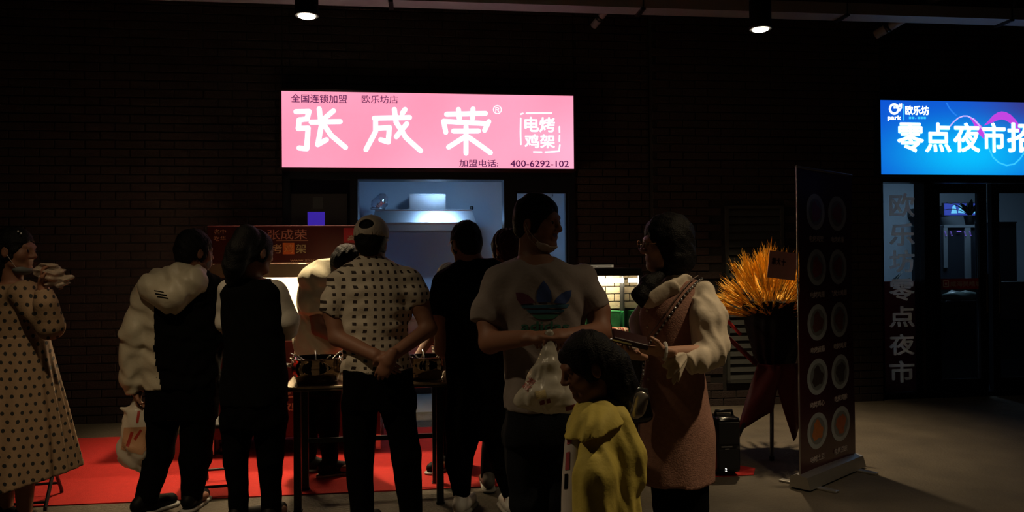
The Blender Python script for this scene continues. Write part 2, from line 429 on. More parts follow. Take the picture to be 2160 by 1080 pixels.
# red carpet
def on_carpet(x, y):
    c = False; n = len(cp)
    for i in range(n):
        a, b = cp[i], cp[(i+1) % n]
        if (a.y > y) != (b.y > y) and x < (b.x-a.x)*(y-a.y)/(b.y-a.y)+a.x: c = not c
    return c
cp = [G(-260, 1084), G(1590, 1003), G(1593, 989), G(1548, 982), G(1240, 893), G(700, 908), G(-260, 940)]
mb = MB(); a = mb._p([(p.x, p.y, .001) for p in cp]); b = mb._p([(p.x, p.y, .007) for p in cp]); k = len(cp)
mb.f += [[a+i for i in range(k)][::-1], [b+i for i in range(k)]] + [[a+i, a+(i+1) % k, b+(i+1) % k, b+i] for i in range(k)]
o = mb.to('carpet', m_carpet); o['label'] = 'long red felt carpet laid on the pavement in front of the shop'; o['category'] = 'carpet'

# ------------------------------------------------------------------ shop front with kitchen
def rect(mb, x0, z0, x1, z1, y0, y1): mb.box((min(x0, x1), y0, min(z0, z1)), (max(x0, x1), y1, max(z0, z1)))
K0 = LP(WALL, 0, 756, 600)[0]; K1 = LP(WALL, 0, 1064, 600)[0]; KZ = LP(WALL, 0, 900, 379)[1]
V0 = LP(WALL, 0, 1088, 470)[0]; V1 = LP(WALL, 0, 1199, 470)[0]; VZ1 = LP(WALL, 0, 1140, 403)[1]; VZ0 = .95
fr = MB(WALL)
fr.box((UL, -.03, 0), (UL+.06, .2, ZS)); fr.box((K0-.07, -.03, 0), (K0, .2, KZ)); fr.box((UL, -.03, KZ), (UR, .2, ZS))
fr.box((K1, -.03, 0), (V0, .2, KZ)); fr.box((V1, -.03, 0), (UR, .2, KZ)); fr.box((V0, -.03, VZ1), (V1, .2, KZ))
trim = struct(fr.to('trim_1', m_frame, M=WALL), 'black aluminium frame of the shop front')
w1 = root('window_1', 'dark glazed panel left of the kitchen opening', None, WALL, kind='structure')
mb = MB(WALL); mb.box((UL+.06, .05, .3), (K0-.07, .08, KZ)); mb.to('dark_panel', mat('dark_glass_panel', (.006, .005, .010), .12), w1)
mb = MB(WALL); mb.box((UL+.06, -.01, .0), (K0-.07, .12, .3)); mb.to('kick_plate', m_frame, w1)
w2 = root('window_2', 'small shop window right of the kitchen opening', None, WALL, kind='structure')
mb = MB(WALL); mb.box((V0, .06, VZ0), (V1, .068, VZ1)); mb.to('pane', m_clear, w2)
mb = MB(WALL); mb.box((V0, -.02, 0), (V1, .18, VZ0)); mb.to('lower_panel', m_frame, w2)
for a in ((V0, VZ0, V0+.018, VZ1), (V1-.018, VZ0, V1, VZ1), (V0, VZ1-.018, V1, VZ1), (V0, VZ0, V1, VZ0+.018)):
    mb = MB(WALL); rect(mb, *a, .03, .09); mb.to('window_frame', m_frame, w2)
# kitchen room
m_kwall = mat('pale_kitchen_wall', (.42, .50, .60), .55, var=.05, scale=3)
KX0 = K0-.17; KX1 = UR+.05; KD = 1.55
kb = MB(WALL); kb.box((KX0, KD, 0), (KX1, KD+.1, 2.75)); struct(kb.to('wall_kitchen_back', m_kwall, M=WALL), 'pale wall at the back of the kitchen')
kb = MB(WALL); kb.box((KX0-.1, .2, 0), (KX0, KD+.1, 2.75)); struct(kb.to('wall_kitchen_left', m_kwall, M=WALL), 'pale side wall on the left of the kitchen')
kb = MB(WALL); kb.box((KX1, .25, 0), (KX1+.1, KD+.1, 2.75)); struct(kb.to('wall_kitchen_right', m_kwall, M=WALL), 'pale side wall on the right of the kitchen')
kb = MB(WALL); kb.box((KX0-.1, .2, 2.75), (KX1+.1, KD+.1, 2.85)); struct(kb.to('ceiling_kitchen', m_kwall, M=WALL), 'pale ceiling of the kitchen')
kb = MB(WALL); kb.box((KX0, 0, 0), (KX1, KD, .012)); struct(kb.to('floor_kitchen', mat('grey_tile_floor', (.2, .2, .2), .4), M=WALL), 'grey tiled kitchen floor')
lx = LP(WALL, .55, 930, 400)[0]
t = root('kitchen_light', 'white linear lamp on the kitchen ceiling above the serving opening', 'lamp', WALL @ Matrix.Translation((lx, .36, 2.75)))
mb = MB(WALL); mb.box((lx-.17, .31, 2.43), (lx+.17, .41, 2.47), .006); mb.to('housing', m_white, t)
mb = MB(WALL); mb.tube([(lx-.1, .36, 2.468), (lx-.1, .36, 2.752)], .006, 6); mb.tube([(lx+.1, .36, 2.468), (lx+.1, .36, 2.752)], .006, 6); mb.to('hanger', m_white, t)
mb = MB(WALL); mb.box((lx-.15, .33, 2.418), (lx+.15, .39, 2.43)); mb.to('diffuser', lamp_mat('cool_lamp', (.36, .64, 1.0), KITCHEN_L), t)
# extractor hood
HY = 1.0; m_hood = mat('hood_steel', (.58, .60, .64), .30, 1, var=.06, scale=40)
h0 = LP(WALL, HY, 786, 460); h1 = LP(WALL, HY, 1004, 460); zt = LP(WALL, HY, 900, 443)[1]; zm = LP(WALL, HY, 900, 470)[1]; zb = LP(WALL, HY, 900, 486)[1]
t = root('extractor_hood', 'long stainless steel extractor hood on the back wall of the kitchen', 'hood', WALL @ Matrix.Translation((h0[0], HY, zb)))
mb = MB(WALL); c = .05
mb.rings([[(h0[0], HY, zb), (h1[0], HY, zb), (h1[0], KD, zb), (h0[0], KD, zb)], [(h0[0], HY, zm), (h1[0], HY, zm), (h1[0], KD, zm), (h0[0], KD, zm)], [(h0[0]+.02, HY+.05, zt), (h1[0]-.04, HY+.05, zt), (h1[0]-.04, KD, zt), (h0[0]+.02, KD, zt)]]); mb.to('canopy', m_hood, t)
mb = MB(WALL); mb.box((h0[0]-.005, HY-.012, zm-.012), (h1[0]+.005, HY+.01, zm+.006), .003); mb.to('lip', m_hood, t)
mb = MB(WALL); mb.box((h0[0]+.02, HY+.04, zt-.004), (h1[0]-.04, KD, zt+.012), .003); mb.to('top_shelf', m_hood, t)
mb = MB(WALL); mb.lathe([(.014, 0), (.02, .012), (.02, .03), (.012, .038)], (LP(WALL, HY+.1, 995, 440)[0], HY+.1, zt+.011)); mb.to('knob', m_black, t, True)
b0 = LP(WALL, HY+.12, 863, 440); b1 = LP(WALL, HY+.12, 940, 409)
t = root('steel_box', 'shiny steel control box on top of the extractor hood', 'box', WALL @ Matrix.Translation((b0[0], HY+.12, zt)))
mb = MB(WALL); mb.box((b0[0], HY+.12, zt+.012), (b1[0], KD, b1[1]), .004); mb.to('case', mat('satin_steel', (.66, .68, .72), .30, 1, var=.1, scale=6, bump=.3, bscale=5), t)
mb = MB(WALL)
for q in ((b0[0], zt+.012, b0[0]+.012, b1[1]), (b1[0]-.012, zt+.012, b1[0], b1[1]), (b0[0], b1[1]-.012, b1[0], b1[1])): rect(mb, *q, HY+.112, HY+.125)
mb.to('edge_trim', m_steel, t)
# wrapped jar on the hood
j = LP(WALL, HY+.15, 801, 442); jt = LP(WALL, HY+.15, 804, 409)[1]; jh = jt-zt-.012
t = root('wrapped_jar', 'jar wrapped in shiny plastic on the left end of the hood', 'jar', WALL @ Matrix.Translation((j[0], HY+.15, zt+.012)))
rows = []
for i in range(13):
    a = i/12; r = .10*(math.sin(math.pi*(.12+.80*a))**.6)*(1-.25*a); row = []
    for kx in range(28): an = 2*math.pi*kx/28; rr = r*(1+.09*math.sin(3*an+9*a)+.05*math.sin(7*an-14*a)); row.append((j[0]-.02+.05*a+rr*math.cos(an), HY+.15+rr*math.sin(an), zt+.013+jh*a))
    rows.append(row)
mb = MB(WALL); mb.rings(rows); mb.to('plastic_wrap', mat('crinkled_foil', (.6, .65, .75), .12, .8, bump=.8, bscale=30), t, True)
mb = MB(WALL); mb.lathe([(.075, .0005), (.08, .006), (.08, .02)], (j[0]-.02, HY+.15, zt+.012)); mb.to('jar_base', m_steel, t, True)
# kitchen counter with burner and bottles, below the hood
t = root('kitchen_counter', 'steel kitchen counter along the back wall under the hood', 'counter', WALL @ Matrix.Translation((KX0, 1.0, 0)))
mb = MB(WALL); mb.box((KX0+.01, .98, .84), (KX1-.75, KD, .88), .006); mb.to('worktop', m_steel, t)
mb = MB(WALL); mb.box((KX0+.02, 1.02, .10), (KX1-.77, KD, .84)); mb.to('body', m_hood, t)
mb = MB(WALL); mb.box((KX0+.03, 1.06, .012), (KX1-.79, KD, .10)); mb.to('plinth', m_black, t)
for i in range(4):
    w = (KX1-.79-KX0)/4; mb = MB(WALL); mb.box((KX0+.03+i*w, 1.005, .13), (KX0+.02+(i+1)*w, 1.02, .81), .004); d = mb.to('door', m_hood, t)
    mb = MB(WALL); mb.tube([(KX0+.1+i*w, .985, .72), (KX0+.1+i*w, .985, .60)], .006); mb.to('handle', m_steel, d)
for i, (px, py, hh, cc) in enumerate(((886, 602, .2, (.12, .05, .02)), (895, 602, .24, (.05, .07, .03)), (904, 602, .18, (.2, .06, .02)))):
    x = LP(WALL, 1.2, px, py)[0]
    t = root('sauce_bottle', ['brown sauce bottle leftmost of three on the kitchen counter', 'tall green sauce bottle in the middle of three on the kitchen counter', 'short reddish sauce bottle rightmost of three on the kitchen counter'][i], 'bottle', WALL @ Matrix.Translation((x, 1.2, .88)), 'bottles on the kitchen counter')
    mb = MB(WALL); mb.lathe([(.018, 0), (.021, .006), (.021, hh*.6), (.011, hh*.78), (.011, hh*.92)], (x, 1.2, .881), 16); mb.to('bottle_body', mat('bottle_%d' % i, cc, .15), t, True)
    mb = MB(WALL); mb.lathe([(.013, 0), (.013, .022), (.010, .026)], (x, 1.2, .881+hh*.92), 14); mb.to('cap', mat('red_cap', (.4, .03, .02), .4), t, True)
# things seen through the small window: a junction box and cables
x0, z0 = LP(WALL, KD, 1179, 506); x1, z1 = LP(WALL, KD, 1188, 455)
t = root('junction_box', 'narrow tan box fixed to the kitchen wall behind the small window', 'box', WALL @ Matrix.Translation((x0, KD, z0)))
mb = MB(WALL); mb.box((x0, KD-.05, z0), (x1, KD-.001, z1), .004); mb.to('case', mat('tan_plastic', (.30, .22, .15), .6), t)
mb = MB(WALL); mb.box((x0+.008, KD-.056, z0+.03), (x1-.008, KD-.05, z1-.06)); mb.to('cover', mat('tan_cover', (.25, .18, .12), .6), t)
t = root('wall_cable', 'dark cables drooping down the kitchen wall behind the small window', 'cable', WALL @ Matrix.Translation((LP(WALL, KD, 1190, 440)[0], KD, LP(WALL, KD, 1190, 440)[1])))
for pts in (((1163, 395), (1167, 408), (1166, 414)), ((1180, 400), (1186, 415), (1193, 430), (1204, 445)), ((1176, 408), (1190, 405), (1204, 410))):
    mb = MB(WALL); mb.tube([(lambda q: (q[0], KD-.012, q[1]))(LP(WALL, KD-.012, *p)) for p in pts], .006, 6); mb.to('cable', m_black, t)
# poster on the dark panel
a = LP(WALL, -.0, 612, 478); b = LP(WALL, -.0, 731, 408)
t = root('shop_poster', 'dark poster with a blue square hung above the red stall header', 'poster', WALL @ Matrix.Translation((a[0], .04, a[1])))
mb = MB(WALL); mb.box((a[0], .035, a[1]-.12), (b[0], .049, b[1])); mb.to('sheet', mat('dark_poster', (.010, .005, .005), .5), t)
q0 = LP(WALL, .035, 649, 476); q1 = LP(WALL, .035, 685, 447)
mb = MB(WALL); mb.box((q0[0], .030, q0[1]), (q1[0], .035, q1[1])); mb.to('blue_square', mat('lit_violet_screen', (.03, .02, .12), .3, emit=lin(52, 32, 150), es=1.0), t, label='plain glowing violet-blue square')
q0 = LP(WALL, .035, 660, 440); q1 = LP(WALL, .035, 681, 416)
mb = MB(WALL); mb.box((q0[0], .032, q0[1]), (q1[0], .035, q1[1])); mb.to('picture', mat('grey_picture', (.05, .05, .05), .5), t)

# ------------------------------------------------------------------ pink light-box sign
SD = -.20
def srect(tl, br): a = LP(WALL, SD, tl[0], br[1]); b = LP(WALL, SD, br[0], tl[1]); return a[0], a[1], b[0], b[1]
sx0, sz0 = LP(WALL, SD, 595, 353); sx1, _ = LP(WALL, SD, 1210.5, 357); sz1 = LP(WALL, SD, 593, 192)[1]
t = root('shop_sign', 'pink light-box shop sign with big white brush characters above the kitchen', 'sign', WALL @ Matrix.Translation(((sx0+sx1)/2, 0, sz0)))
m_pink = mat('lit_pink_acrylic', (.5, .15, .22), .4, emit=lin(255, 150, 182), es=1.05)
def pinkvar(m):
    nt = m.node_tree; N = nt.nodes; L = nt.links; tc = N.new('ShaderNodeTexCoord'); nz = N.new('ShaderNodeTexNoise'); nz.inputs['Scale'].default_value = 1.1; nz.inputs['Detail'].default_value = 1
    L.new(tc.outputs['Object'], nz.inputs['Vector']); mx = N.new('ShaderNodeMix'); mx.data_type = 'RGBA'; L.new(nz.outputs['Fac'], mx.inputs['Factor'])
    mx.inputs['A'].default_value = (*lin(255, 128, 158), 1); mx.inputs['B'].default_value = (*lin(255, 184, 215), 1); L.new(mx.outputs['Result'], N['Principled BSDF'].inputs['Emission Color'])
pinkvar(m_pink)
mb = MB(WALL); mb.box((sx0, SD, sz0), (sx1, SD+.012, sz1)); mb.to('lit_face', m_pink, t)
mb = MB(WALL); e = .018
for q in ((sx0-e, sz0-e, sx1+e, sz0), (sx0-e, sz1, sx1+e, sz1+e), (sx0-e, sz0, sx0, sz1), (sx1, sz0, sx1+e, sz1)): rect(mb, *q, SD-.012, -.012)
mb.box((sx0, SD+.02, sz0), (sx1, -.012, sz1)); mb.to('casing', mat('dark_red_casing', (.03, .004, .006), .4), t)
m_lw = mat('lit_white_letters', (.8, .8, .8), .4, emit=(1, .97, 1), es=1.35)
m_lp = mat('purple_print', (.05, .01, .05), .4, emit=lin(92, 26, 84), es=.8)
cv = lambda x, y: (580+x/3.375, 180+y/3.375)
def sw(px): return px/3.375/221
ch1 = [[(150, 188), (242, 186), (228, 240), (172, 246)], [(172, 246), (166, 308), (236, 304), (226, 452), (172, 446)], [(315, 168), (330, 290), (305, 422), (366, 388)], [(416, 182), (352, 236)], [(258, 262), (464, 258)], [(346, 276), (400, 356), (502, 442)]]
ch2 = [[(708, 234), (958, 229)], [(716, 244), (716, 330), (648, 458)], [(728, 306), (815, 300), (806, 404), (754, 388)], [(850, 172), (862, 262), (932, 372), (1036, 466)], [(938, 274), (864, 366)], [(926, 172), (906, 200)]]
ch3 = [[(1222, 206), (1498, 200)], [(1306, 172), (1312, 236)], [(1410, 168), (1406, 236)], [(1200, 256), (1492, 272)], [(1202, 262), (1216, 334)], [(1522, 258), (1492, 320)], [(1272, 326), (1448, 325)], [(1360, 292), (1360, 484)], [(1344, 372), (1236, 440)], [(1376, 368), (1448, 418), (1534, 480)]]
for c_ in (ch1, ch2, ch3): strokes_px(WALL, SD, c_, sw(34), m_lw, t, 'brush_character', cv)
for _s in ([(1750, 205), (1765, 200)], [(1790, 199), (1968, 198)], [(1750, 235), (1748, 330), (1751, 420)], [(2025, 295), (2026, 335)], [(2026, 358), (2025, 398)], [(2028, 425), (2022, 470), (1925, 476)], [(1842, 474), (1898, 476)]): strokes_px(WALL, SD, [_s], sw(10), m_lw, t, 'seal_border', cv)
def tb(z): return (*cv(z[0], z[1]), *cv(z[2], z[3]))
text_px('电烤', WALL, SD, tb((1778, 228, 1992, 332)), m_lw, t, bold=.02); text_px('鸡架', WALL, SD, tb((1778, 350, 1992, 446)), m_lw, t, bold=.018)
text_px('®', WALL, SD, tb((1552, 142, 1614, 204)), m_lw, t)
text_px('全国连锁加盟', WALL, SD, tb((115, 68, 514, 122)), m_lp, t, bold=.006); text_px('欧乐坊店', WALL, SD, tb((618, 74, 876, 126)), m_lp, t, bold=.004)
text_px('加盟电话:', WALL, SD, tb((1312, 530, 1588, 580)), m_lp, t, bold=.006); text_px('400-6292-102', WALL, SD, tb((1676, 536, 2092, 580)), m_lp, t, bold=.012)

# ------------------------------------------------------------------ blue light-box sign
bx0, bz0 = LP(WALL, SD, 1858, 368); bz1 = LP(WALL, SD, 1858, 211)[1]; bx1 = bx0+2.75
t = root('shop_sign', 'blue light-box sign with glowing white characters over the glass doors', 'sign', WALL @ Matrix.Translation(((bx0+bx1)/2, 0, bz0)))
m_blue = mat('lit_blue_print', (.02, .1, .4), .4, emit=(.01, .12, .8), es=1.0)
def bluevar(m):
    nt = m.node_tree; N = nt.nodes; L = nt.links; tc = N.new('ShaderNodeTexCoord'); s = N.new('ShaderNodeSeparateXYZ'); L.new(tc.outputs['Object'], s.inputs[0])
    w = bx1-bx0
    def blob(cx, cz, rx, rz):
        a = math_n(N, L, 'DIVIDE', math_n(N, L, 'SUBTRACT', s.outputs[0], cx), rx); b = math_n(N, L, 'DIVIDE', math_n(N, L, 'SUBTRACT', s.outputs[2], cz), rz)
        d = math_n(N, L, 'ADD', math_n(N, L, 'MULTIPLY', a, a), math_n(N, L, 'MULTIPLY', b, b)); return math_n(N, L, 'POWER', 2.718, math_n(N, L, 'MULTIPLY', d, -1.0))
    H = bz1-bz0; nz = N.new('ShaderNodeTexNoise'); nz.inputs['Scale'].default_value = 2.5; L.new(tc.outputs['Object'], nz.inputs['Vector'])
    f1 = blob(-w/2+.95, H*.28, .75, H*.40); f2 = blob(-w/2+1.75, H*1.0, .55, H*.30)
    m0 = N.new('ShaderNodeMix'); m0.data_type = 'RGBA'; m0.inputs['A'].default_value = (*lin(14, 84, 212), 1); m0.inputs['B'].default_value = (*lin(8, 190, 255), 1); L.new(f1, m0.inputs['Factor'])
    m1 = N.new('ShaderNodeMix'); m1.data_type = 'RGBA'; L.new(m0.outputs['Result'], m1.inputs['A']); m1.inputs['B'].default_value = (*lin(58, 52, 120), 1); L.new(math_n(N, L, 'MULTIPLY', f2, .9), m1.inputs['Factor'])
    L.new(m1.outputs['Result'], N['Principled BSDF'].inputs['Emission Color'])
bluevar(m_blue)
mb = MB(WALL); mb.box((bx0, SD, bz0), (bx1, SD+.012, bz1)); mb.to('lit_face', m_blue, t)
mb = MB(WALL)
for q in ((bx0-e, bz0-e, bx1+e, bz0), (bx0-e, bz1, bx1+e, bz1+e), (bx0-e, bz0, bx0, bz1), (bx1, bz0, bx1+e, bz1)): rect(mb, *q, SD-.008, -.012)
mb.box((bx0, SD+.02, bz0), (bx1, -.012, bz1)); mb.to('casing', m_frame, t)
cw = lambda x, y: (1840+x/4.909, 180+y/4.909)
m_mag = mat('lit_magenta_print', (.3, .05, .4), .4, emit=lin(196, 70, 226), es=1.0); m_lil = mat('lit_lilac_print', (.5, .4, .7), .4, emit=lin(214, 190, 255), es=1.0)
m_cyn = mat('lit_cyan_print', (.1, .5, .7), .4, emit=lin(60, 205, 255), es=1.0); m_str = mat('lit_streak_print', (.1, .3, .6), .4, emit=lin(40, 130, 235), es=1.0)
m_bw = mat('lit_blue_white_letters', (.8, .8, .8), .4, emit=(.86, 1, 1), es=1.35); m_bg = mat('lit_letter_halo', (.3, .7, .9), .4, emit=lin(120, 226, 255), es=1.0)
def ribbon(top, bot, m, name, t_=.0015):
    mb = MB(WALL); T = [LP(WALL, SD, *cw(*p)) for p in top]; Bq = [LP(WALL, SD, *cw(*p)) for p in bot]
    for i in range(len(T)-1): mb.prism([T[i], Bq[i], Bq[i+1], T[i+1]], SD-t_, SD)
    mb.to(name, m, t)
ribbon([(1160, 410), (1200, 370), (1250, 312), (1300, 280), (1340, 270), (1385, 278), (1430, 302), (1480, 352), (1530, 420)], [(1163, 416), (1230, 390), (1280, 368), (1315, 356), (1345, 352), (1380, 362), (1420, 385), (1470, 430), (1530, 490)], m_mag, 'printed_wave')
ribbon([(1000, 325), (1060, 345), (1110, 400), (1150, 440)], [(1040, 380), (1080, 470), (1110, 510), (1160, 560)], m_mag, 'printed_wave', .001)
mb = MB(WALL)
stroke(mb, [LP(WALL, SD, *cw(*p)) for p in ((790, 440), (840, 380), (890, 338), (940, 318), (985, 318), (1040, 345), (1090, 395), (1140, 455), (1180, 540))], .012, SD, .0025); mb.to('printed_wave_line', m_lil, t)
mb = MB(WALL); stroke(mb, [LP(WALL, SD, *cw(*p)) for p in ((1180, 560), (1210, 660), (1250, 745), (1310, 800), (1390, 830), (1470, 815), (1530, 760), (1571, 700), (1610, 620))], .014, SD, .0022); mb.to('printed_wave_line', m_cyn, t)
mb = MB(WALL); stroke(mb, [LP(WALL, SD, *cw(*p)) for p in ((770, 185), (800, 240), (840, 285), (870, 312))], .012, SD, .002); mb.to('printed_streak', m_str, t)
for c_, x0, x1 in (('零', 258, 530), ('点', 548, 812), ('夜', 838, 1112), ('市', 1142, 1376), ('招', 1398, 1690)):
    bq = (*cw(x0, 388), *cw(x1, 694)); text_px(c_, WALL, SD, bq, m_bg, t, bold=.034, t=.003); text_px(c_, WALL, SD, bq, m_bw, t, bold=.02, t=.0045)
mb = MB(WALL); cx, cz = LP(WALL, SD, *cw(226, 245)); ro_, ri = .057, .035
ring = [(cx+ro_*math.cos(2*math.pi*i/32), cz+ro_*1.02*math.sin(2*math.pi*i/32)) for i in range(32)]; rin = [(cx+ri*math.cos(2*math.pi*i/32), cz+ri*math.sin(2*math.pi*i/32)) for i in range(32)]
for i in range(32): mb.prism([ring[i], ring[(i+1) % 32], rin[(i+1) % 32], rin[i]], SD-.003, SD)
mb.prism([(cx-.006, cz+.004), (cx+.012, cz+.004), (cx+.012, cz+.026), (cx-.006, cz+.026)], SD-.003, SD); mb.prism([(cx+.018, cz+.004), (cx+.027, cz+.004), (cx+.027, cz+.026), (cx+.018, cz+.026)], SD-.003, SD)
stroke(mb, [LP(WALL, SD, *cw(*p)) for p in ((300, 195), (298, 235), (282, 262))], .016, SD); stroke(mb, [LP(WALL, SD, *cw(*p)) for p in ((282, 196), (280, 220))], .014, SD)
mb.to('ring_emblem', m_bw, t)
text_px('park', WALL, SD, (*cw(158, 312), *cw(298, 370)), m_bw, t, bold=.02)
mb = MB(WALL); stroke(mb, [LP(WALL, SD, *cw(*p)) for p in ((325, 195), (325, 360))], .007, SD); mb.to('divider_line', m_cyn, t)
text_px('欧乐坊', WALL, SD, (*cw(342, 212), *cw(586, 306)), m_bw, t, bold=.025)
mb = MB(WALL)
for i, x in enumerate((380, 412, 446, 470, 500, 532)):
    a = LP(WALL, SD, *cw(x, 348)); b = LP(WALL, SD, *cw(x+(22 if i != 2 else 8), 326 if i != 2 else 338)); mb.prism([(a[0], a[1]), (b[0], a[1]), (b[0], b[1]), (a[0], b[1])], SD-.002, SD)
mb.to('small_print', m_cyn, t)

# ------------------------------------------------------------------ glass doors and lobby on the right
LB = 2.6; m_lob = mat('lobby_wall', (.22, .26, .30), .7, var=.06, scale=2)
kb = MB(WALL); kb.box((U2-.6, LB, 0), (U3+.6, LB+.1, 2.9)); struct(kb.to('wall_lobby_back', m_lob, M=WALL), 'grey wall at the back of the lobby behind the glass doors')
kb = MB(WALL); kb.box((U2-.7, .25, 0), (U2-.6, LB+.1, 2.9)); kb.box((U3+.6, .25, 0), (U3+.7, LB+.1, 2.9)); struct(kb.to('wall_lobby_side', m_lob, M=WALL), 'grey side walls of the lobby')
kb = MB(WALL); kb.box((U2-.7, .25, 2.9), (U3+.7, LB+.1, 3.0)); struct(kb.to('ceiling_lobby', m_lob, M=WALL), 'grey ceiling of the lobby')
kb = MB(WALL); kb.box((U2-.6, 0, 0), (U3+.6, LB, .01)); struct(kb.to('floor_lobby', mat('dark_lobby_floor', (.05, .05, .055), .3), M=WALL), 'dark floor of the lobby')
def ux(px, py=600, y=.0): return LP(WALL, y, px, py)[0]
def uz(py, px=2000, y=.0): return LP(WALL, y, px, py)[1]
fr = MB(WALL)
S0, S1 = ux(1857, 420), ux(1945, 600); D0, D1 = ux(1983, 600), ux(2066, 600); E0, E1 = ux(2108, 600), ux(2196, 600); ZB = uz(386); ZL = .05
fr.box((U2, -.05, 0), (S0, .12, ZS2)); fr.box((S1, -.05, 0), (S1+.10, .12, ZS2)); fr.box((U2, -.05, ZB), (U3, .12, ZS2)); fr.box((E1+.09, -.05, 0), (U3, .12, ZS2)); fr.box((U2, -.05, 0), (U3, .12, ZL))
struct(fr.to('trim_2', m_frame, M=WALL), 'black aluminium frame of the glass shop front on the right')
t = root('window_3', 'tall glazed side panel with vertical lettering beside the glass doors', None, WALL, kind='structure')
mb = MB(WALL); mb.box((S0, .02, ZL), (S1, .03, ZB)); mb.to('pane', m_clear, t)
m_film = mat('frosted_letter_film', (.46, .48, .50), .7)
film_nt = m_film.node_tree; _o = [n for n in film_nt.nodes if n.type == 'OUTPUT_MATERIAL'][0]; _t = film_nt.nodes.new('ShaderNodeBsdfTransparent'); _tl = film_nt.nodes.new('ShaderNodeBsdfTranslucent'); _tl.inputs[0].default_value = (.9, .92, .94, 1); _ad = film_nt.nodes.new('ShaderNodeAddShader'); film_nt.links.new(film_nt.nodes['Principled BSDF'].outputs[0], _ad.inputs[0]); film_nt.links.new(_tl.outputs[0], _ad.inputs[1]); _x = film_nt.nodes.new('ShaderNodeMixShader'); _x.inputs[0].default_value = .0; film_nt.links.new(_ad.outputs[0], _x.inputs[1]); film_nt.links.new(_t.outputs[0], _x.inputs[2]); film_nt.links.new(_x.outputs[0], _o.inputs[0])
for c_, (a0, a1) in zip('欧乐坊零点夜市', ((408, 458), (471, 519), (527, 575), (588, 635), (645, 691), (704, 750), (760, 808))):
    text_px(c_, WALL, .02, (1876, a0, 1929, a1), m_film, t, name='vertical_lettering', bold=.022, t=.002, ext=0)
for nm, a, b in (('door_1', D0, D1), ('door_2', E0, E1)):
    t = root(nm, {'door_1': 'left black framed glass door with a red strip across it', 'door_2': 'right black framed glass door cut by the edge of the picture'}[nm], None, WALL @ Matrix.Translation((a, 0, ZL)), kind='structure')
    mb = MB(WALL); mb.box((a, .02, .18), (b, .03, uz(407))); mb.to('pane', m_clear, t)
    mb = MB(WALL); q = .085
    rect(mb, a-q, ZL+.005, a, ZB-.005, -.01, .05); rect(mb, b, ZL+.005, b+q, ZB-.005, -.01, .05); rect(mb, a, ZL+.005, b, .18, -.01, .05); rect(mb, a, uz(407), b, ZB-.005, -.01, .05); mb.to('door_frame', m_frame, t)
    hx = b+q*.5 if nm == 'door_1' else a-q*.5
    mb = MB(WALL); mb.tube([(hx, -.01, .85), (hx, -.06, .88), (hx, -.06, 1.28), (hx, -.01, 1.31)], .011); mb.to('handle', m_black, t)
    if nm == 'door_1':
        z0, z1 = uz(611), uz(588); mb = MB(WALL); mb.box((a+.01, .012, z0), (b+.075, .019, z1)); st = mb.to('red_strip', mat('red_door_strip', (.40, .03, .045), .5), t)
        text_px('威海昊皓展览', WALL, .012, (2004, 592, 2083, 605), mat('strip_letters', (.75, .72, .72), .6), t, name='strip_lettering', bold=.02, t=.001)
        mb = MB(WALL)
        for pa, pb in (((1989, 591), (2001, 593)), ((1989, 603), (2001, 605.5)), ((1989, 592), (1991, 605)), ((1999.5, 592), (2001.5, 605)), ((1993, 596), (1997.5, 601))):
            A = LP(WALL, .012, pa[0], pb[1]); Bq = LP(WALL, .012, pb[0], pa[1]); rect(mb, A[0], A[1], Bq[0], Bq[1], .0105, .012)
        mb.to('strip_emblem', MATS['strip_letters'], t)
# lobby contents
x = ux(2010, 300, 1.3)
t = root('lobby_light', 'square ceiling lamp inside the lobby', 'lamp', WALL @ Matrix.Translation((x, 1.0, 2.9)))
mb = MB(WALL); mb.box((x-.5, .7, 2.87), (x+.5, 1.3, 2.90), .004); mb.to('housing', m_white, t)
mb = MB(WALL); mb.box((x-.47, .73, 2.862), (x+.47, 1.27, 2.87)); mb.to('diffuser', lamp_mat('cool_lobby_lamp', (.46, .73, 1.0), LOBBY_L), t)
t = root('red_board', 'dark red low board standing behind the lettered glass panel', 'board', WALL @ Matrix.Translation((S0, .3, 0)))
mb = MB(WALL); z1 = uz(593, 1900, .3); x0 = ux(1850, 700, .3); x1 = ux(1946, 700, .3); mb.box((x0, .28, .01), (x1, .31, z1), .004); mb.to('board_panel', mat('deep_red_board', (.22, .016, .025), .5), t)
mb = MB(WALL); mb.box((x0+.02, .31, .01), (x1-.02, .5, .04)); mb.to('foot', m_black, t)
m_leaf = mat('dark_leaf', (.006, .012, .008), .4)
def plant(label, x, y, z, n, ln, tilt, potr, leafw=.035, potlab=True):
    t = root('potted_plant', label, 'plant', WALL @ Matrix.Translation((x, y, z)))
    mb = MB(WALL); mb.lathe([(potr*.7, 0), (potr, potr*1.5), (potr*1.06, potr*1.6), (potr*.9, potr*1.6), (potr*.8, potr*1.3)], (x, y, z+.001), 18); mb.to('pot', m_black, t, True)
    for i in range(n):
        an = 2*math.pi*i/n + .4; tl = tilt*(.6+.5*random.random()); L_ = ln*(.75+.4*random.random()); mb = MB(WALL); rows = []
        for k in range(7):
            a = k/6; w = leafw*math.sin(math.pi*min(1, .12+.88*a))*1.0+.002; r = L_*a*math.sin(tl*(.6+.6*a)); hz = L_*a*math.cos(tl*(.6+.6*a)); c_ = Vector((x+r*math.cos(an), y+r*math.sin(an), z+potr*1.4+hz)); sd = Vector((-math.sin(an), math.cos(an), 0))
            rows.append([c_-sd*w, c_-Vector((0, 0, .004)), c_+sd*w, c_+Vector((0, 0, .004))])
        mb.rings(rows); mb.to('leaf', m_leaf, t, True)
plant('dark leafy plant behind the lettered glass panel', ux(1868, 600, .75), .75, uz(600, 1868, .75)-.30, 9, .42, .9, .09)
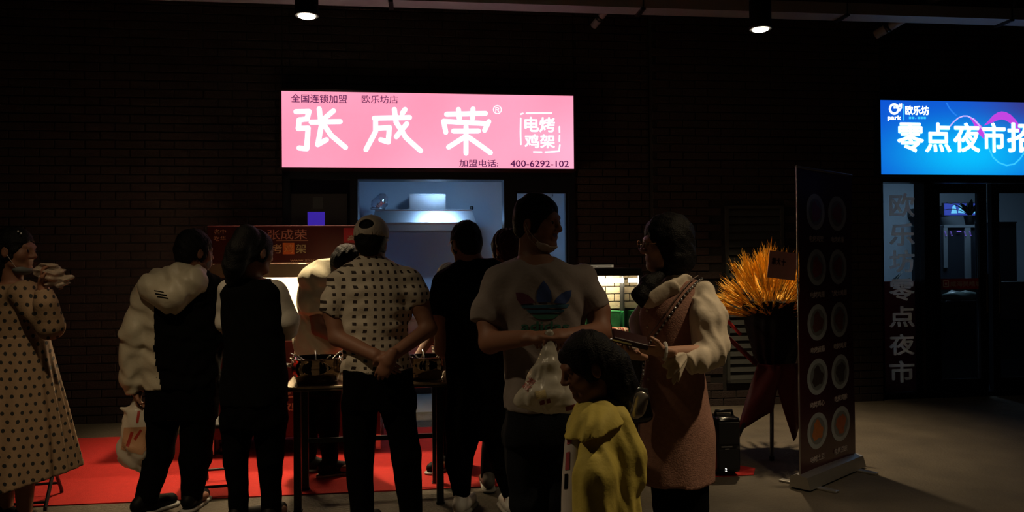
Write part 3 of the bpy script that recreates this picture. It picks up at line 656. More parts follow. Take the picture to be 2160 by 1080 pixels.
plant('plant with broad dark leaves in front of the lobby screen', ux(2046, 470, 1.5), 1.5, uz(474, 2046, 1.5), 10, .34, 1.0, .07, .03)
a = LP(WALL, 1.75, 1993, 454); b = LP(WALL, 1.75, 2076, 429)
t = root('lobby_screen', 'glowing blue screen mounted in the lobby above the dark cabinet', 'screen', WALL @ Matrix.Translation((a[0], 1.75, a[1])))
mb = MB(WALL); mb.box((a[0]-.01, 1.76, a[1]-.01), (b[0]+.01, 1.80, b[1]+.01), .004); mb.to('bezel', m_black, t)
mb = MB(WALL); mb.box((a[0], 1.752, a[1]), (b[0], 1.76, b[1])); mb.to('display', mat('lit_blue_screen', (.02, .03, .1), .3, emit=lin(52, 70, 175), es=.75), t)
mb = MB(WALL)
for pts in (((2006, 450), (2009, 436), (2014, 431), (2019, 450)), ((2021, 449), (2023, 434), (2032, 431), (2037, 438), (2036, 450)), ((2043, 450), (2047, 442), (2058, 438), (2066, 440), (2074, 444), (2074, 450))):
    mb.prism([LP(WALL, 1.752, *p) for p in pts], 1.749, 1.752)
mb.to('display_picture', mat('lit_pale_blue', (.2, .4, .5), .3, emit=lin(92, 190, 235), es=.75), t)
mb = MB(WALL); mb.box((a[0]+.05, 1.80, a[1]+.02), (b[0]-.05, LB, b[1]-.02)); mb.to('bracket', m_black, t)
a = LP(WALL, 1.35, 1975, 475); b = LP(WALL, 1.35, 2092, 475)
t = root('lobby_cabinet', 'tall dark cabinet with pale frame standing behind the left glass door', 'cabinet', WALL @ Matrix.Translation((a[0], 1.35, 0)))
mb = MB(WALL); mb.box((a[0], 1.36, .011), (b[0], 1.85, a[1]), .004); mb.to('body', mat('blue_black_cabinet', (.010, .014, .022), .5), t)
m_pf = mat('pale_frame', (.14, .16, .18), .6)
for q in ((1991, 480, 1998, 565), (2036, 480, 2047, 590), (1991, 474, 2064, 480)):
    A = LP(WALL, 1.35, q[0], q[3]); Bq = LP(WALL, 1.35, q[2], q[1]); mb = MB(WALL); rect(mb, A[0], A[1], Bq[0], Bq[1]-.002, 1.345, 1.36); mb.to('pale_strip', m_pf, t)
mb = MB(WALL)
for q in ((1993, 489), (2005, 489), (2034, 489), (2045, 489)):
    for k in range(4): A = LP(WALL, 1.345, q[0]+k*.8, q[1]+k*2.6); mb.box((A[0]-.006, 1.338, A[1]-.003), (A[0]+.008, 1.345, A[1]+.003))
A = LP(WALL, 1.345, 2018, 487); Bq = LP(WALL, 1.345, 2027, 489); mb.box((A[0], 1.338, min(A[1], Bq[1])), (Bq[0], 1.345, max(A[1], Bq[1]))); mb.to('violet_reflection', mat('violet_led_reflection', (.1, .05, .3), .4, emit=lin(120, 100, 210), es=.8), t)  # violet LED reflections, drawn as small glowing marks on the cabinet front
a = LP(WALL, .9, 2066, 470); b = LP(WALL, .9, 2144, 470)
t = root('lobby_counter', 'black reception block behind the right glass door', 'counter', WALL @ Matrix.Translation((b[0], .9, 0)))
a = LP(WALL, .9, 2100, 470); mb = MB(WALL); mb.box((a[0], .9, .011), (b[0], 1.25, a[1]), .004); mb.to('body', mat('blue_black_block', (.008, .011, .018), .5), t)
mb = MB(WALL); mb.box((a[0]-.004, .892, a[1]), (b[0]+.004, 1.258, a[1]+.012), .003); mb.to('top', m_black, t)
a = LP(WALL, .7, 1960, 596); b = LP(WALL, .7, 2240, 596)
t = root('lobby_bench', 'long low black counter across the lobby behind the glass doors', 'counter', WALL @ Matrix.Translation((a[0], .7, 0)))
mb = MB(WALL); mb.box((a[0], .62, .011), (b[0], .86, a[1]), .004); mb.to('body', mat('black_counter', (.008, .010, .012), .5), t)
mb = MB(WALL); q0 = LP(WALL, .62, 1984, 806); q1 = LP(WALL, .62, 2066, 757); rect(mb, q0[0], max(q0[1], .05), q1[0], q1[1], .612, .62); mb.to('grey_panel', mat('grey_panel', (.035, .045, .05), .5), t)
mb = MB(WALL); q0 = LP(WALL, .62, 2108, 806); q1 = LP(WALL, .62, 2150, 757); rect(mb, q0[0], max(q0[1], .05), q1[0], q1[1], .612, .62); mb.to('grey_panel', MATS['grey_panel'], t)
zt_ = a[1]; t = root('crumpled_bag', 'crumpled grey plastic bag lying on the low lobby counter', 'bag', WALL @ Matrix.Translation((ux(2025, 615, .65), .62, uz(640, 2025, .62))))
rows = []; c0 = LP(WALL, .56, 1988, 625); c1 = LP(WALL, .56, 2064, 622)
for i in range(9):
    a = i/8; xx = c0[0]+(c1[0]-c0[0])*a; r = .02+.045*math.sin(math.pi*a)*(1+.3*math.sin(9*a)); rows.append([(xx, .56+.8*r*math.cos(2*math.pi*k/12)*(1+.2*math.sin(5*k+i)), c0[1]+r*math.sin(2*math.pi*k/12)*(1+.2*math.cos(3*k+2*i))) for k in range(12)])
mb = MB(WALL); mb.rings(rows); mb.to('bag_film', mat('grey_green_film', (.10, .13, .12), .25), t, True)
mb = MB(WALL); z_ = c0[1]; mb.box((c0[0], .50, z_-.075), (c1[0], .62, z_-.05), .003); mb.to('tray', m_black, t)

# ------------------------------------------------------------------ ventilation louvre on the pier
t = root('ventilation_louvre', 'tall dark louvred grille on the brick pier behind the wheat bouquet', 'grille', WALL @ Matrix.Translation((LVU[0], -PD, LVZ[0])))
m_lv = mat('dark_grey_louvre', (.035, .037, .034), .5)
for q in ((LVU[0], LVZ[0], LVU[0]+.03, LVZ[1]), (LVU[1]-.03, LVZ[0], LVU[1], LVZ[1]), (LVU[0], LVZ[0], LVU[1], LVZ[0]+.03), (LVU[0], LVZ[1]-.03, LVU[1], LVZ[1])):
    mb = MB(WALL); rect(mb, *q, -PD-.035, -PD); mb.to('frame_rail', m_lv, t)
n = 22; p = (LVZ[1]-LVZ[0]-.06)/n
for i in range(n):
    z = LVZ[0]+.03+i*p; mb = MB(WALL); a = LVU[0]+.03; b = LVU[1]-.03
    mb.rings([[(a, -PD-.032, z+.004), (a, -PD-.026, z+.002), (a, -PD-.002, z+p*.92), (a, -PD-.008, z+p*.95)], [(b, -PD-.032, z+.004), (b, -PD-.026, z+.002), (b, -PD-.002, z+p*.92), (b, -PD-.008, z+p*.95)]]); mb.to('slat', m_lv, t)

# ------------------------------------------------------------------ services under the ceiling
BY = -.75
t = root('cable_tray', 'long steel cable tray running under the ceiling along the wall', 'cable tray', WALL @ Matrix.Translation((0, BY, LP(WALL, BY, 1500, 28)[1])))
z = LP(WALL, BY, 2000, 35)[1]
mb = MB(WALL); mb.box((-6, BY, z), (6.5, BY+.012, z+.10)); mb.to('side_rail', mat('dull_grey_steel', (.30, .30, .32), .5, .2), t)
mb = MB(WALL); mb.box((-6, BY+.188, z), (6.5, BY+.20, z+.10)); mb.to('side_rail', MATS['dull_grey_steel'], t)
mb = MB(WALL); mb.box((-6, BY, z-.006), (6.5, BY+.2, z)); mb.to('tray_floor', MATS['dull_grey_steel'], t)
for x in (-3.6, -1.15, 1.1, 3.05, 4.72):
    mb = MB(WALL); mb.box((x, BY-.01, z-.025), (x+.04, BY+.21, z-.006)); mb.tube([(x+.02, BY-.005, z-.02), (x+.02, BY-.005, 4.35)], .006, 6); mb.tube([(x+.02, BY+.206, z-.02), (x+.02, BY+.206, 4.35)], .006, 6); mb.to('hanger', m_black, t)
def pipe(label, pts, yl, r, rings=True):
    W3 = [(lambda q: (q[0], y_, q[1]))(LP(WALL, y_, *p)) for p, y_ in zip(pts, yl)]
    t = root('ceiling_pipe', label, 'pipe', WALL @ Matrix.Translation(W3[0]))
    mb = MB(WALL); mb.tube(W3, r, 16); mb.to('pipe_body', mat('grey_pipe', (.22, .20, .20), .45), t, True)
    a = Vector(W3[0]); b = Vector(W3[1]); c = a+(b-a)*.45; d = (b-a).normalized()
    mb = MB(WALL); mb.tube([c-d*.02, c+d*.02], r*1.12, 16); mb.to('collar', m_black, t, True)
pipe('short pipe slanting down under the ceiling right of the pink sign', ((1252, 55), (1283, 16), (1330, -45)), (-.3, -.5, -.9), .034)
pipe('slanting pipe under the ceiling above the blue sign', ((1846, 74), (1905, 40), (1975, -4), (2040, -50)), (-.25, -.45, -.7, -.95), .045)
pipe('thin pipe near the top right corner under the ceiling', ((2120, 42), (2138, 12), (2150, -30)), (-.7, -.7, -.7), .012)

def downlight(label, loc, power, beam, group='ceiling downlights'):
    x, y, z = loc; T = Matrix.Translation(loc); t = root('downlight', label, 'lamp', T, group)
    mb = MB(); mb.lathe([(.088, .02), (.088, .24), (.08, .25)], loc, 28); mb.to('housing', mat('lamp_black', (.002, .002, .002), .9, spec=.05), t, True)
    mb = MB(); mb.lathe([(.088, 0), (.092, .004), (.092, .02), (.070, .02), (.066, .004), (.088, 0)], loc, 28, cap=False); mb.to('rim', m_matte, t, True)
    mb = MB(); mb.lathe([(.0665, .003), (.064, -.006), (.045, -.014), (.02, -.018)], loc, 28); mb.to('lens', lamp_mat('downlight_lens', (1, .86, .62), 14), t, True)
    mb = MB(); mb.tube([(x, y, z+.25), (x, y, 4.36)], .012, 8); mb.to('stem', m_matte, t)
    L = bpy.data.lights.new('downlight_beam', 'SPOT'); L.energy = power; L.color = (1, .76, .45); L.spot_size = math.radians(beam); L.spot_blend = 1.0; L.shadow_soft_size = .045
    o = bpy.data.objects.new('downlight_beam', L); COL.objects.link(o); o.parent = t; o.location = (0, 0, -.03)
    return t
LZ = 3.36
p1 = P(647, 34, 6.0); p2 = P(1604, 62, 6.45)
downlight('glowing round downlight above the left end of the pink sign', (p1.x, p1.y, p1.z), DOWNLIGHT_W, 78)
downlight('glowing round downlight above the wheat bouquet', (p2.x, p2.y, p2.z), DOWNLIGHT_W*.75, 78)
for i, (x, y, k) in enumerate(((-1.9, 2.7, 1.0), (p2.x-.12, 2.85, 1.15))):  # out of view, added for the light on the nearer people
    downlight(['unseen downlight added over the walkway, left', 'unseen downlight added over the walkway, right'][i], (x, y, LZ), REAR_W*k, (106, 100)[i])

# ------------------------------------------------------------------ red stall cart on the left
CF = frame(440, 5.85); CW = LP(CF, 0, 800, 600)[0]
t = root('food_cart', 'red food cart with printed header and brightly lit inside', 'cart', CF)
m_beige = mat('warm_white_panel', (.72, .64, .50), .5, var=.05); m_orange = mat('orange_print', (.60, .14, .03), .5); m_cream = mat('cream_print', (.78, .58, .42), .6)
hz0, hz1 = LP(CF, 0, 600, 556)[1], LP(CF, 0, 600, 476)[1]
mb = MB(CF); mb.box((0, 0, hz0), (CW, .03, hz1), .003); hd = mb.to('header_board', m_redp, t)
mb = MB(CF); mb.box((0, .03, hz1-.03), (CW, .60, hz1-.005), .003); mb.to('roof', m_steel, t)
mb = MB(CF); mb.box((0, .0, hz0-.105), (CW, .03, hz0-.002), .003); mb.to('steel_fascia', mat('dull_brown_steel', (.25, .20, .16), .4, .7), t)
for x in (.0, CW-.035):
    for y in (.02, .565): mb = MB(CF); mb.box((x, y, .02), (x+.035, y+.035, hz1-.03)); mb.to('post', m_steel, t)
mb = MB(CF); mb.box((.035, .57, .9), (CW-.035, .585, hz1-.03)); mb.to('back_panel', m_beige, t)
mb = MB(CF); mb.box((0, -.02, .86), (CW, .61, .90), .004); mb.to('counter', m_steel, t)
mb = MB(CF); mb.box((.0, .0, .14), (CW, .02, .86)); mb.to('front_panel', m_redp, t)
mb = MB(CF); mb.box((.0, .02, .14), (.015, .6, .86)); mb.box((CW-.015, .02, .14), (CW, .6, .86)); mb.to('side_panel', m_redp, t)
mb = MB(CF); mb.box((.0, .585, .14), (CW, .60, .86)); mb.to('rear_panel', m_redp, t)
for x in (.08, CW-.08):
    for y in (.08, .52): mb = MB(CF @ Matrix.Translation((x, y, .045)) @ Matrix.Rotation(math.pi/2, 4, 'Z')); mb.lathe([(.02, -.012), (.038, -.012), (.038, .012), (.02, .012)], (0, 0, 0), 16, axis='y'); mb.box((-.02, -.015, .03), (.02, .015, .10)); mb.to('caster', m_black, t, True)
# lamps inside the cart
for i, x in enumerate((.18, .50, .82, 1.12)):
    if x > CW-.1: continue
    mb = MB(CF); mb.tube([(x-.12, .22, hz0-.07), (x+.12, .22, hz0-.07)], .016, 12); mb.to('heat_tube', lamp_mat('warm_tube', (1, .74, .42), CART_L), t)
    mb = MB(CF); mb.box((x-.13, .205, hz0-.05), (x+.13, .235, hz0-.0)); mb.to('tube_holder', m_steel, t)
# prints on the header
TX = lambda s, b, m, **k: text_px(s, CF, 0, b, m, t, **k)
hc = lambda x, y: (430+x/6.545, 470+y/6.545)
B_ = lambda a, b, c, d: (*hc(a, b), *hc(c, d))
TX('张成荣', B_(880, 92, 1424, 232), mat('pinkish_print', (.80, .46, .42), .6), bold=.004); TX('电烤', B_(690, 292, 1076, 424), m_cream, bold=.01)
TX('架', B_(1270, 292, 1412, 420), mat('pale_green_print', (.66, .68, .46), .6), bold=.012)
a = LP(CF, 0, *hc(1090, 436)); b = LP(CF, 0, *hc(1250, 276)); mb = MB(CF); mb.box((a[0], -.0025, a[1]), (b[0], 0, b[1]), .001); mb.to('orange_square', m_orange, t)
text_px('鸡', CF, -.0025, B_(1110, 296, 1234, 416), mat('yellow_print', (.85, .42, .20), .6), t, bold=.01)
TX('中', B_(228, 92, 304, 150), m_cream); TX('华', B_(228, 186, 304, 244), m_cream); TX('名', B_(138, 92, 214, 160), m_cream); TX('吃', B_(138, 186, 214, 250), m_cream)
TX('加盟', B_(256, 500, 380, 552), m_cream); TX('www.zhangche', B_(1192, 494, 1700, 546), m_cream, bold=.006)
mb = MB(CF)
for q in ((1000, 250, 1440, 242), (500, 558, 1700, 552), (60, 558, 400, 552)):
    a = LP(CF, 0, *hc(q[0], q[1])); b = LP(CF, 0, *hc(q[2], q[3])); rect(mb, a[0], a[1], b[0], max(b[1], a[1]+.003), -.002, 0)
mb.to('printed_line', m_cream, t)
a = LP(CF, 0, 725, 512); b = LP(CF, 0, 764, 481); mb = MB(CF); mb.box((a[0], -.002, a[1]), (b[0], 0, b[1])); mb.to('bright_red_tag', mat('bright_red_print', (.35, .01, .03), .5), t)
text_px('高', CF, -.002, (733, 496, 750, 508), m_white, t, bold=.01)
# prints on the lower front
text_px('张成荣', CF, 0, (470, 800, 690, 838), m_cream, t, bold=.004); text_px('电烤鸡架', CF, 0, (500, 846, 690, 874), m_cream, t, bold=.01)
mb = MB(CF); a = LP(CF, 0, 480, 842); b = LP(CF, 0, 690, 842); rect(mb, a[0], a[1], b[0], a[1]+.006, -.002, 0); mb.to('printed_line', m_cream, t)
# trays and skewers standing in the cart
for i, x in enumerate((.20, .58, .96)):
    tr = root('food_tray', ['steel food tray at the left in the red cart', 'steel food tray in the middle of the red cart', 'steel food tray at the right in the red cart'][i], 'tray', CF @ Matrix.Translation((x, .3, .90)), 'trays in the red cart')
    mb = MB(CF); mb.box((x-.15, .12, .901), (x+.15, .48, .905)); 
    for q in ((x-.15, .12, x-.145, .48), (x+.145, .12, x+.15, .48), (x-.15, .12, x+.15, .125), (x-.15, .475, x+.15, .48)): mb.box((q[0], q[1], .901), (q[2], q[3], .94))
    mb.to('tray_body', m_steel, tr)
    for k in range(7):
        y = .15+k*.045; mb = MB(CF); mb.tube([(x-.12, y, .925), (x-.04, y+.005, .932), (x+.04, y-.004, .932), (x+.12, y, .925)], .016, 8, rs=[.008, .017, .017, .008]); mb.to('roast_piece', mat('roast_brown', (.30, .10, .03), .4, bump=.4), tr, True)

# ------------------------------------------------------------------ display case on the right
DF = frame(1120, 5.45); DW = LP(DF, 0, 1355, 620)[0]
t = root('display_case', 'lit food display case with glass front and green crates behind the group', 'display case', DF)
zt0, zt1 = LP(DF, 0, 1280, 582)[1], LP(DF, 0, 1280, 575)[1]; zc = LP(DF, 0, 1300, 708)[1]
mb = MB(DF); mb.box((0, 0, zt0), (DW, .55, zt1+.03), .004); mb.to('canopy', mat('dark_steel', (.10, .09, .085), .35, .8), t)
for x in (0, DW-.025):
    for y in (0, .525): mb = MB(DF); mb.box((x, y, .02), (x+.025, y+.025, zt0)); mb.to('post', m_steel, t)
mb = MB(DF); zz = LP(DF, .40, 1300, 592)[1]; mb.box((.04, .385, zz-.014), (DW-.035, .415, zz+.016)); mb.to('led_bar', lamp_mat('warm_led', (1, .84, .55), CASE_L), t)
bz0 = LP(DF, .5, 1300, 652)[1]
m_tile = mat('stone_print', (.40, .33, .23), .6, var=.35, scale=14, bump=.3)
mb = MB(DF); mb.box((.025, .52, bz0), (DW-.025, .53, zt0)); bp = mb.to('back_panel', m_mortar, t)
k = 0; z = bz0+.004
while z < zt0-.03:
    x = .03 + (0 if k % 2 else -.07)
    while x < DW-.03:
        a = max(x, .03); b = min(x+.135, DW-.03)
        if b-a > .02: mb = MB(DF); mb.box((a, .508, z), (b, .52, z+.052), .003); mb.to('stone_tile', m_tile, t)
        x += .142
    z += .058; k += 1
mb = MB(DF); mb.box((0, -.01, zc-.05), (DW, .56, zc-.02), .004); mb.to('counter', m_steel, t)
mb = MB(DF); mb.box((0, .0, .12), (DW, .02, zc-.05)); mb.box((0, .02, .12), (.02, .55, zc-.05)); mb.box((DW-.02, .02, .12), (DW, .55, zc-.05)); mb.box((.02, .53, .12), (DW-.02, .55, zc-.05)); mb.to('body', m_black, t)
mb = MB(DF); mb.box((.025, .004, zc+.10), (DW-.025, .009, zt0-.11)); mb.to('front_glass', m_clear, t)
mb = MB(DF); mb.box((DW-.012, .03, zc-.02), (DW-.007, .52, zt0)); mb.to('side_glass', m_clear, t)
m_green = mat('green_plastic', (.03, .30, .10), .4, var=.5, scale=24, bump=.3)
for i, (a, b) in enumerate(((1140, 1185), (1188, 1235), (1240, 1305), (1313, 1338))):
    q0 = LP(DF, .44, a, 694); q1 = LP(DF, .44, b, 655); q1 = (min(q1[0], DW-.035), q1[1])
    tr = root('green_crate', ['green plastic crate in the display case, leftmost and mostly hidden', 'green plastic crate in the display case, second from left and hidden by the print T-shirt', 'widest green plastic crate in the display case', 'green plastic crate right of the widest one in the display case', 'narrow green crate at the right end of the display case'][i], 'crate', DF @ Matrix.Translation((q0[0], .44, zc-.02)), 'green crates in the display case')
    mb = MB(DF); mb.box((q0[0], .40, zc-.0195), (q1[0], .50, q1[1]-.012), .004); mb.to('crate_body', m_green, tr)
    mb = MB(DF); mb.box((q0[0]-.003, .395, q1[1]-.012), (q1[0]+.003, .503, q1[1]), .003); mb.to('crate_rim', m_green, tr)
for i, (a, b, y) in enumerate(((1150, 1200, .2), (1205, 1250, .22), (1257, 1300, .02), (1296, 1350, .2))):
    x0 = LP(DF, y, a, 705)[0]; x1 = min(LP(DF, y, b, 705)[0], DW-.035)
    tr = root('skewer_tray', ['white tray of skewers hidden behind the print T-shirt', 'white tray of skewers at the elbow of the print T-shirt', 'white tray of skewers at the front edge of the display case', 'white tray of skewers at the right in the display case'][i], 'tray', DF @ Matrix.Translation(((x0+x1)/2, y+.07, zc-.02)), 'skewer trays in the display case')
    mb = MB(DF); mb.box((x0, y, zc-.0195), (x1, y+.15, zc-.003), .003); mb.to('tray_body', m_white, tr)
    for k in range(6):
        xx = x0+.015+(x1-x0-.03)*k/5; mb = MB(DF); mb.tube([(xx, y+.01, zc+.008), (xx+.004, y+.05, zc+.02), (xx-.004, y+.10, zc+.022), (xx, y+.14, zc+.010)], .013, 8, rs=[.006, .014, .013, .007])
        mb.to('skewer', mat(['red_meat', 'pale_meat', 'brown_meat'][k % 3], [(.40, .06, .03), (.55, .36, .22), (.22, .07, .03)][k % 3], .45, bump=.4), tr, True)
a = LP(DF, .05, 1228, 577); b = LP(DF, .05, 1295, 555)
tr = root('slim_box', 'slim black box on top of the display case, faint glow added to its cream border', 'display', DF @ Matrix.Translation((a[0], .05, zt1+.03)))
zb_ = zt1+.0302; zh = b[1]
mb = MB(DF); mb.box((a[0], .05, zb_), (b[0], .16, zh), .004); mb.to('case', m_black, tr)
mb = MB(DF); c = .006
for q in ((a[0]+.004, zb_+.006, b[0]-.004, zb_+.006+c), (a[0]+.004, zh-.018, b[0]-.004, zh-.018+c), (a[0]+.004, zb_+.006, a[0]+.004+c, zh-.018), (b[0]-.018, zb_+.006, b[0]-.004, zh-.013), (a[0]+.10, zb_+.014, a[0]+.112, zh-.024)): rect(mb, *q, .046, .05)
mb.to('cream_border', mat('cream_border_glow', (.50, .44, .34), .5, emit=(1, .82, .55), es=.16), tr)  # weak emission added so the border looks lit; no lamp reaches it

# ------------------------------------------------------------------ folding table with pots
TF = frame(600, 4.52, .16); TW = 1.02; TZ = .735
t = root('folding_table', 'black folding table with steel edge carrying the pots', 'table', TF)
mb = MB(TF); mb.box((0, 0, TZ-.028), (TW, .52, TZ), .004); mb.to('tabletop', mat('table_laminate', (.10, .075, .05), .18), t)
mb = MB(TF); mb.box((-.004, -.006, TZ-.012), (TW+.004, 0, TZ+.001), .002); mb.to('edge_strip', mat('pale_edge', (.50, .42, .30), .3, .5), t)
for x, y in ((.05, .02), (TW-.14, .04), (.05, .46), (TW-.14, .46)):
    mb = MB(TF); mb.box((x, y, .012), (x+.042, y+.042, TZ-.028), .003); lg = mb.to('leg', m_black, t)
    _g = TF @ Vector((x+.02, y+.02, 0)); mb = MB(TF); mb.box((x-.004, y-.004, .0075 if on_carpet(_g.x, _g.y) else .001), (x+.046, y+.046, .0125), .001); mb.to('foot_cap', m_matte, lg)
mb = MB(TF); mb.box((.09, .475, .30), (TW-.14, .49, .33)); mb.to('stretcher', m_black, t)
m_pot = mat('polished_pot', (.42, .32, .24), .06, 1, var=.25, scale=8)
def pot(label, px, yl, r, h):
    x = LP(TF, yl, px, 790)[0]; c = (x, yl, TZ+.001); tr = root('steel_pot', label, 'pot', TF @ Matrix.Translation(c), 'pots on the folding table')
    mb = MB(TF); mb.lathe([(r*.80, 0), (r*.84, .004), (r*.86, .02), (r*.90, .035), (r*.98, .05), (r, .09), (r*1.0, h), (r*1.06, h+.006), (r*1.06, h+.012), (r*.97, h+.012), (r*.96, h*.6), (r*.9, .05), (r*.3, .03)], c, 40); mb.to('pot_body', m_pot, tr, True)
    mb = MB(TF); mb.lathe([(r*.955, h*.70), (r*.5, h*.715), (.002, h*.72)], c, 40, cap=False); mb.to('broth', mat('dark_broth', (.09, .03, .01), .1), tr, True)
    for s in (-1, 1):
        mb = MB(TF); mb.tube([(x+s*r*1.0, yl-.035, TZ+h*.75), (x+s*(r+.035), yl-.03, TZ+h*.78), (x+s*(r+.035), yl+.03, TZ+h*.78), (x+s*r*1.0, yl+.035, TZ+h*.75)], .007, 8); mb.to('handle', m_steel, tr, True)
    for k in range(5):
        an = .5+k*1.2; mb = MB(TF); mb.tube([(x+r*.3*math.cos(an), yl+r*.3*math.sin(an), TZ+h*.5), (x+r*.9*math.cos(an), yl+r*.9*math.sin(an), TZ+h+.02), (x+r*1.1*math.cos(an), yl+r*1.1*math.sin(an), TZ+h+.035)], .004, 6); mb.to('skewer_stick', m_steel, tr, True)
pot('large polished steel pot at the left end of the table', 668, .2, .148, .135)
pot('steel pot between the dotted shirt and the black T-shirt', 900, .2, .125, .125)
pot('steel pot hidden behind the dotted shirt', 785, .3, .12, .12)

# ------------------------------------------------------------------ folding stools
def stool(label, px, Y, w=.33, d=.30, h=.44, yaw=.25, grp='folding stools'):
    F_ = frame(px, Y, yaw); t = root('folding_stool', label, 'stool', F_, grp)
    mb = MB(F_); mb.box((-w/2, -d/2, h-.03), (w/2, d/2, h), .01); mb.to('seat', m_matte, t)
    for s in (-1, 1):
        x = s*(w/2-.02)
        mb = MB(F_); mb.tube([(x, -d/2-.05, .012), (x, -d/2-.048, .03), (x, d/2-.03, h-.03)], .011, 8); mb.to('leg', m_black, t)
        mb = MB(F_); mb.tube([(x-s*.025, d/2+.05, .012), (x-s*.025, d/2+.048, .03), (x-s*.025, -d/2+.03, h-.03)], .011, 8); mb.to('leg', m_black, t)
        mb = MB(F_); mb.tube([(x-s*.04, 0, h*.5), (x+s*.014, 0, h*.5)], .014, 10); mb.to('pivot', m_steel, t)
    mb = MB(F_); mb.tube([(-w/2+.02, -d/2-.03, .06), (w/2-.02, -d/2-.03, .06)], .009, 8); mb.to('cross_bar', m_black, t)
    mb = MB(F_); mb.tube([(-w/2+.045, d/2+.02, .08), (w/2-.045, d/2+.02, .08)], .009, 8); mb.to('cross_bar', m_black, t)
    return t
stool('black folding stool between the half-white hoodie and the pony-tailed person', 470, 5.08)
stool('black folding stool partly seen behind the dotted dress', 62, 4.75)

# ------------------------------------------------------------------ roll-up menu banner
pa = G(1692, 1027); pa = Q(1690, 4.93, 0); pb = Q(1803, 5.46, 0); BW = (pb-pa).length; yaw = math.atan2(pb.y-pa.y, pb.x-pa.x)
RF = Matrix.Translation(pa) @ Matrix.Rotation(yaw, 4, 'Z')
t = root('roll_up_banner', 'tall dark red roll-up menu banner with pictures of ten plates', 'banner', RF)
m_bann = mat('glossy_dark_red_banner', (.045, .008, .012), .22, var=.25, scale=3, bump=.12, bscale=5)
BT = LP(RF, 0, 1690, 353)[1]; rows = []
for i in range(40):
    a = i/39; z = .095+(BT-.095)*a; rows.append(z)
mb = MB(RF); nx = 10
for j in range(40):
    for i in range(nx+1): mb.v.append(RF @ Vector((BW*i/nx, .006*math.sin(3*rows[j]+i*.4), rows[j])))
n = len(mb.v)
for j in range(40):
    for i in range(nx+1): mb.v.append(RF @ Vector((BW*i/nx, .006*math.sin(3*rows[j]+i*.4)+.0015, rows[j])))
for j in range(39):
    for i in range(nx): a = j*(nx+1)+i; mb.f += [[a, a+1, a+nx+2, a+nx+1], [n+a+1, n+a, n+a+nx+1, n+a+nx+2]]
mb.to('printed_sheet', m_bann, t, True)
mb = MB(RF); mb.tube([(-.01, .005, BT), (BW+.01, .005, BT)], .009, 10); mb.to('top_rail', m_silver, t)
mb = MB(RF); mb.tube([(-.008, .003, .09), (-.008, .003, BT)], .005, 8); mb.to('edge_tension_strip', m_silver, t)
mb = MB(RF); mb.tube([(BW*.5, .045, .08), (BW*.5, .03, BT)], .010, 8); mb.to('rear_pole', m_silver, t)
mb = MB(RF); mb.rings([[(-.02, -.07, .012), (-.02, .07, .012), (-.02, .06, .08), (-.02, .02, .10), (-.02, -.05, .085)], [(BW+.02, -.07, .012), (BW+.02, .07, .012), (BW+.02, .06, .08), (BW+.02, .02, .10), (BW+.02, -.05, .085)]]); mb.to('base_cassette', m_silver, t)
for x in (.07, BW-.12):
    mb = MB(RF); mb.box((x, -.19, .001), (x+.05, .19, .014), .003); mb.to('foot', m_silver, t)
caps = ('电烤鸡架', '电烤鸡排', '电烤鸡翅', '电烤大鸡翅', '电烤面筋', '电烤鸡皮', '电烤鸡心', '电烤鸡胗', '电烤土豆', '电烤豆皮')
foods = [(.20, .05, .03), (.22, .06, .03), (.25, .05, .04), (.20, .05, .04), (.12, .05, .04), (.16, .06, .04), (.05, .035, .03), (.06, .045, .04), (.45, .14, .03), (.40, .10, .03)]
m_plate = mat('printed_plate', (.32, .35, .38), .3, var=.3, scale=9); m_capt = mat('printed_caption', (.75, .66, .66), .5)
colx = (LP(RF, 0, 1722, 600)[0], LP(RF, 0, 1769, 600)[0]); rz = [LP(RF, 0, 1722, y_)[1] for y_ in (447, 564, 680, 795, 910)]
for i in range(10):
    cx = colx[i % 2]; cz = rz[i//2]; rx, rzr = BW*.175, .118
    yl = lambda z, x: .006*math.sin(3*z+(x/BW*nx)*.4)
    def disc(cx, cz, rx, rz_, off, mm, nm, wob=0, ph=0):
        mb = MB(RF); c = [(cx+rx*math.cos(2*math.pi*k/28)*(1+wob*math.sin(5*2*math.pi*k/28+ph)), cz+rz_*math.sin(2*math.pi*k/28)*(1+wob*math.sin(4*2*math.pi*k/28+ph))) for k in range(28)]
        k0 = mb._p([(x, yl(z, x)-off, z) for x, z in c]); q = mb._p([(cx, yl(cz, cx)-off, cz)]); mb.f += [[q, k0+k, k0+(k+1) % 28] for k in range(28)]
        return mb.to(nm, mm, t)
    disc(cx, cz, rx, rzr, .0012, m_plate, 'printed_plate'); disc(cx, cz, rx*.72, rzr*.74, .0018, mat('printed_plate_well', (.16, .17, .18), .3), 'printed_plate_well')
    for k in range(3):
        an = 2.1*k+i; disc(cx+rx*.22*math.cos(an), cz+rzr*.24*math.sin(an), rx*.34, rzr*.36, .0024+.0004*k, mat('printed_food_%d' % i, foods[i], .35, var=.4, scale=30), 'printed_food', .12, an)
    w = .062*len(caps[i])*.78
    text_fit(caps[i], RF, yl(cz-.18, cx)-.002, cx-w/2, cz-.196, cx+w/2, cz-.156, m_capt, t, name='caption', bold=.01, t=.001)

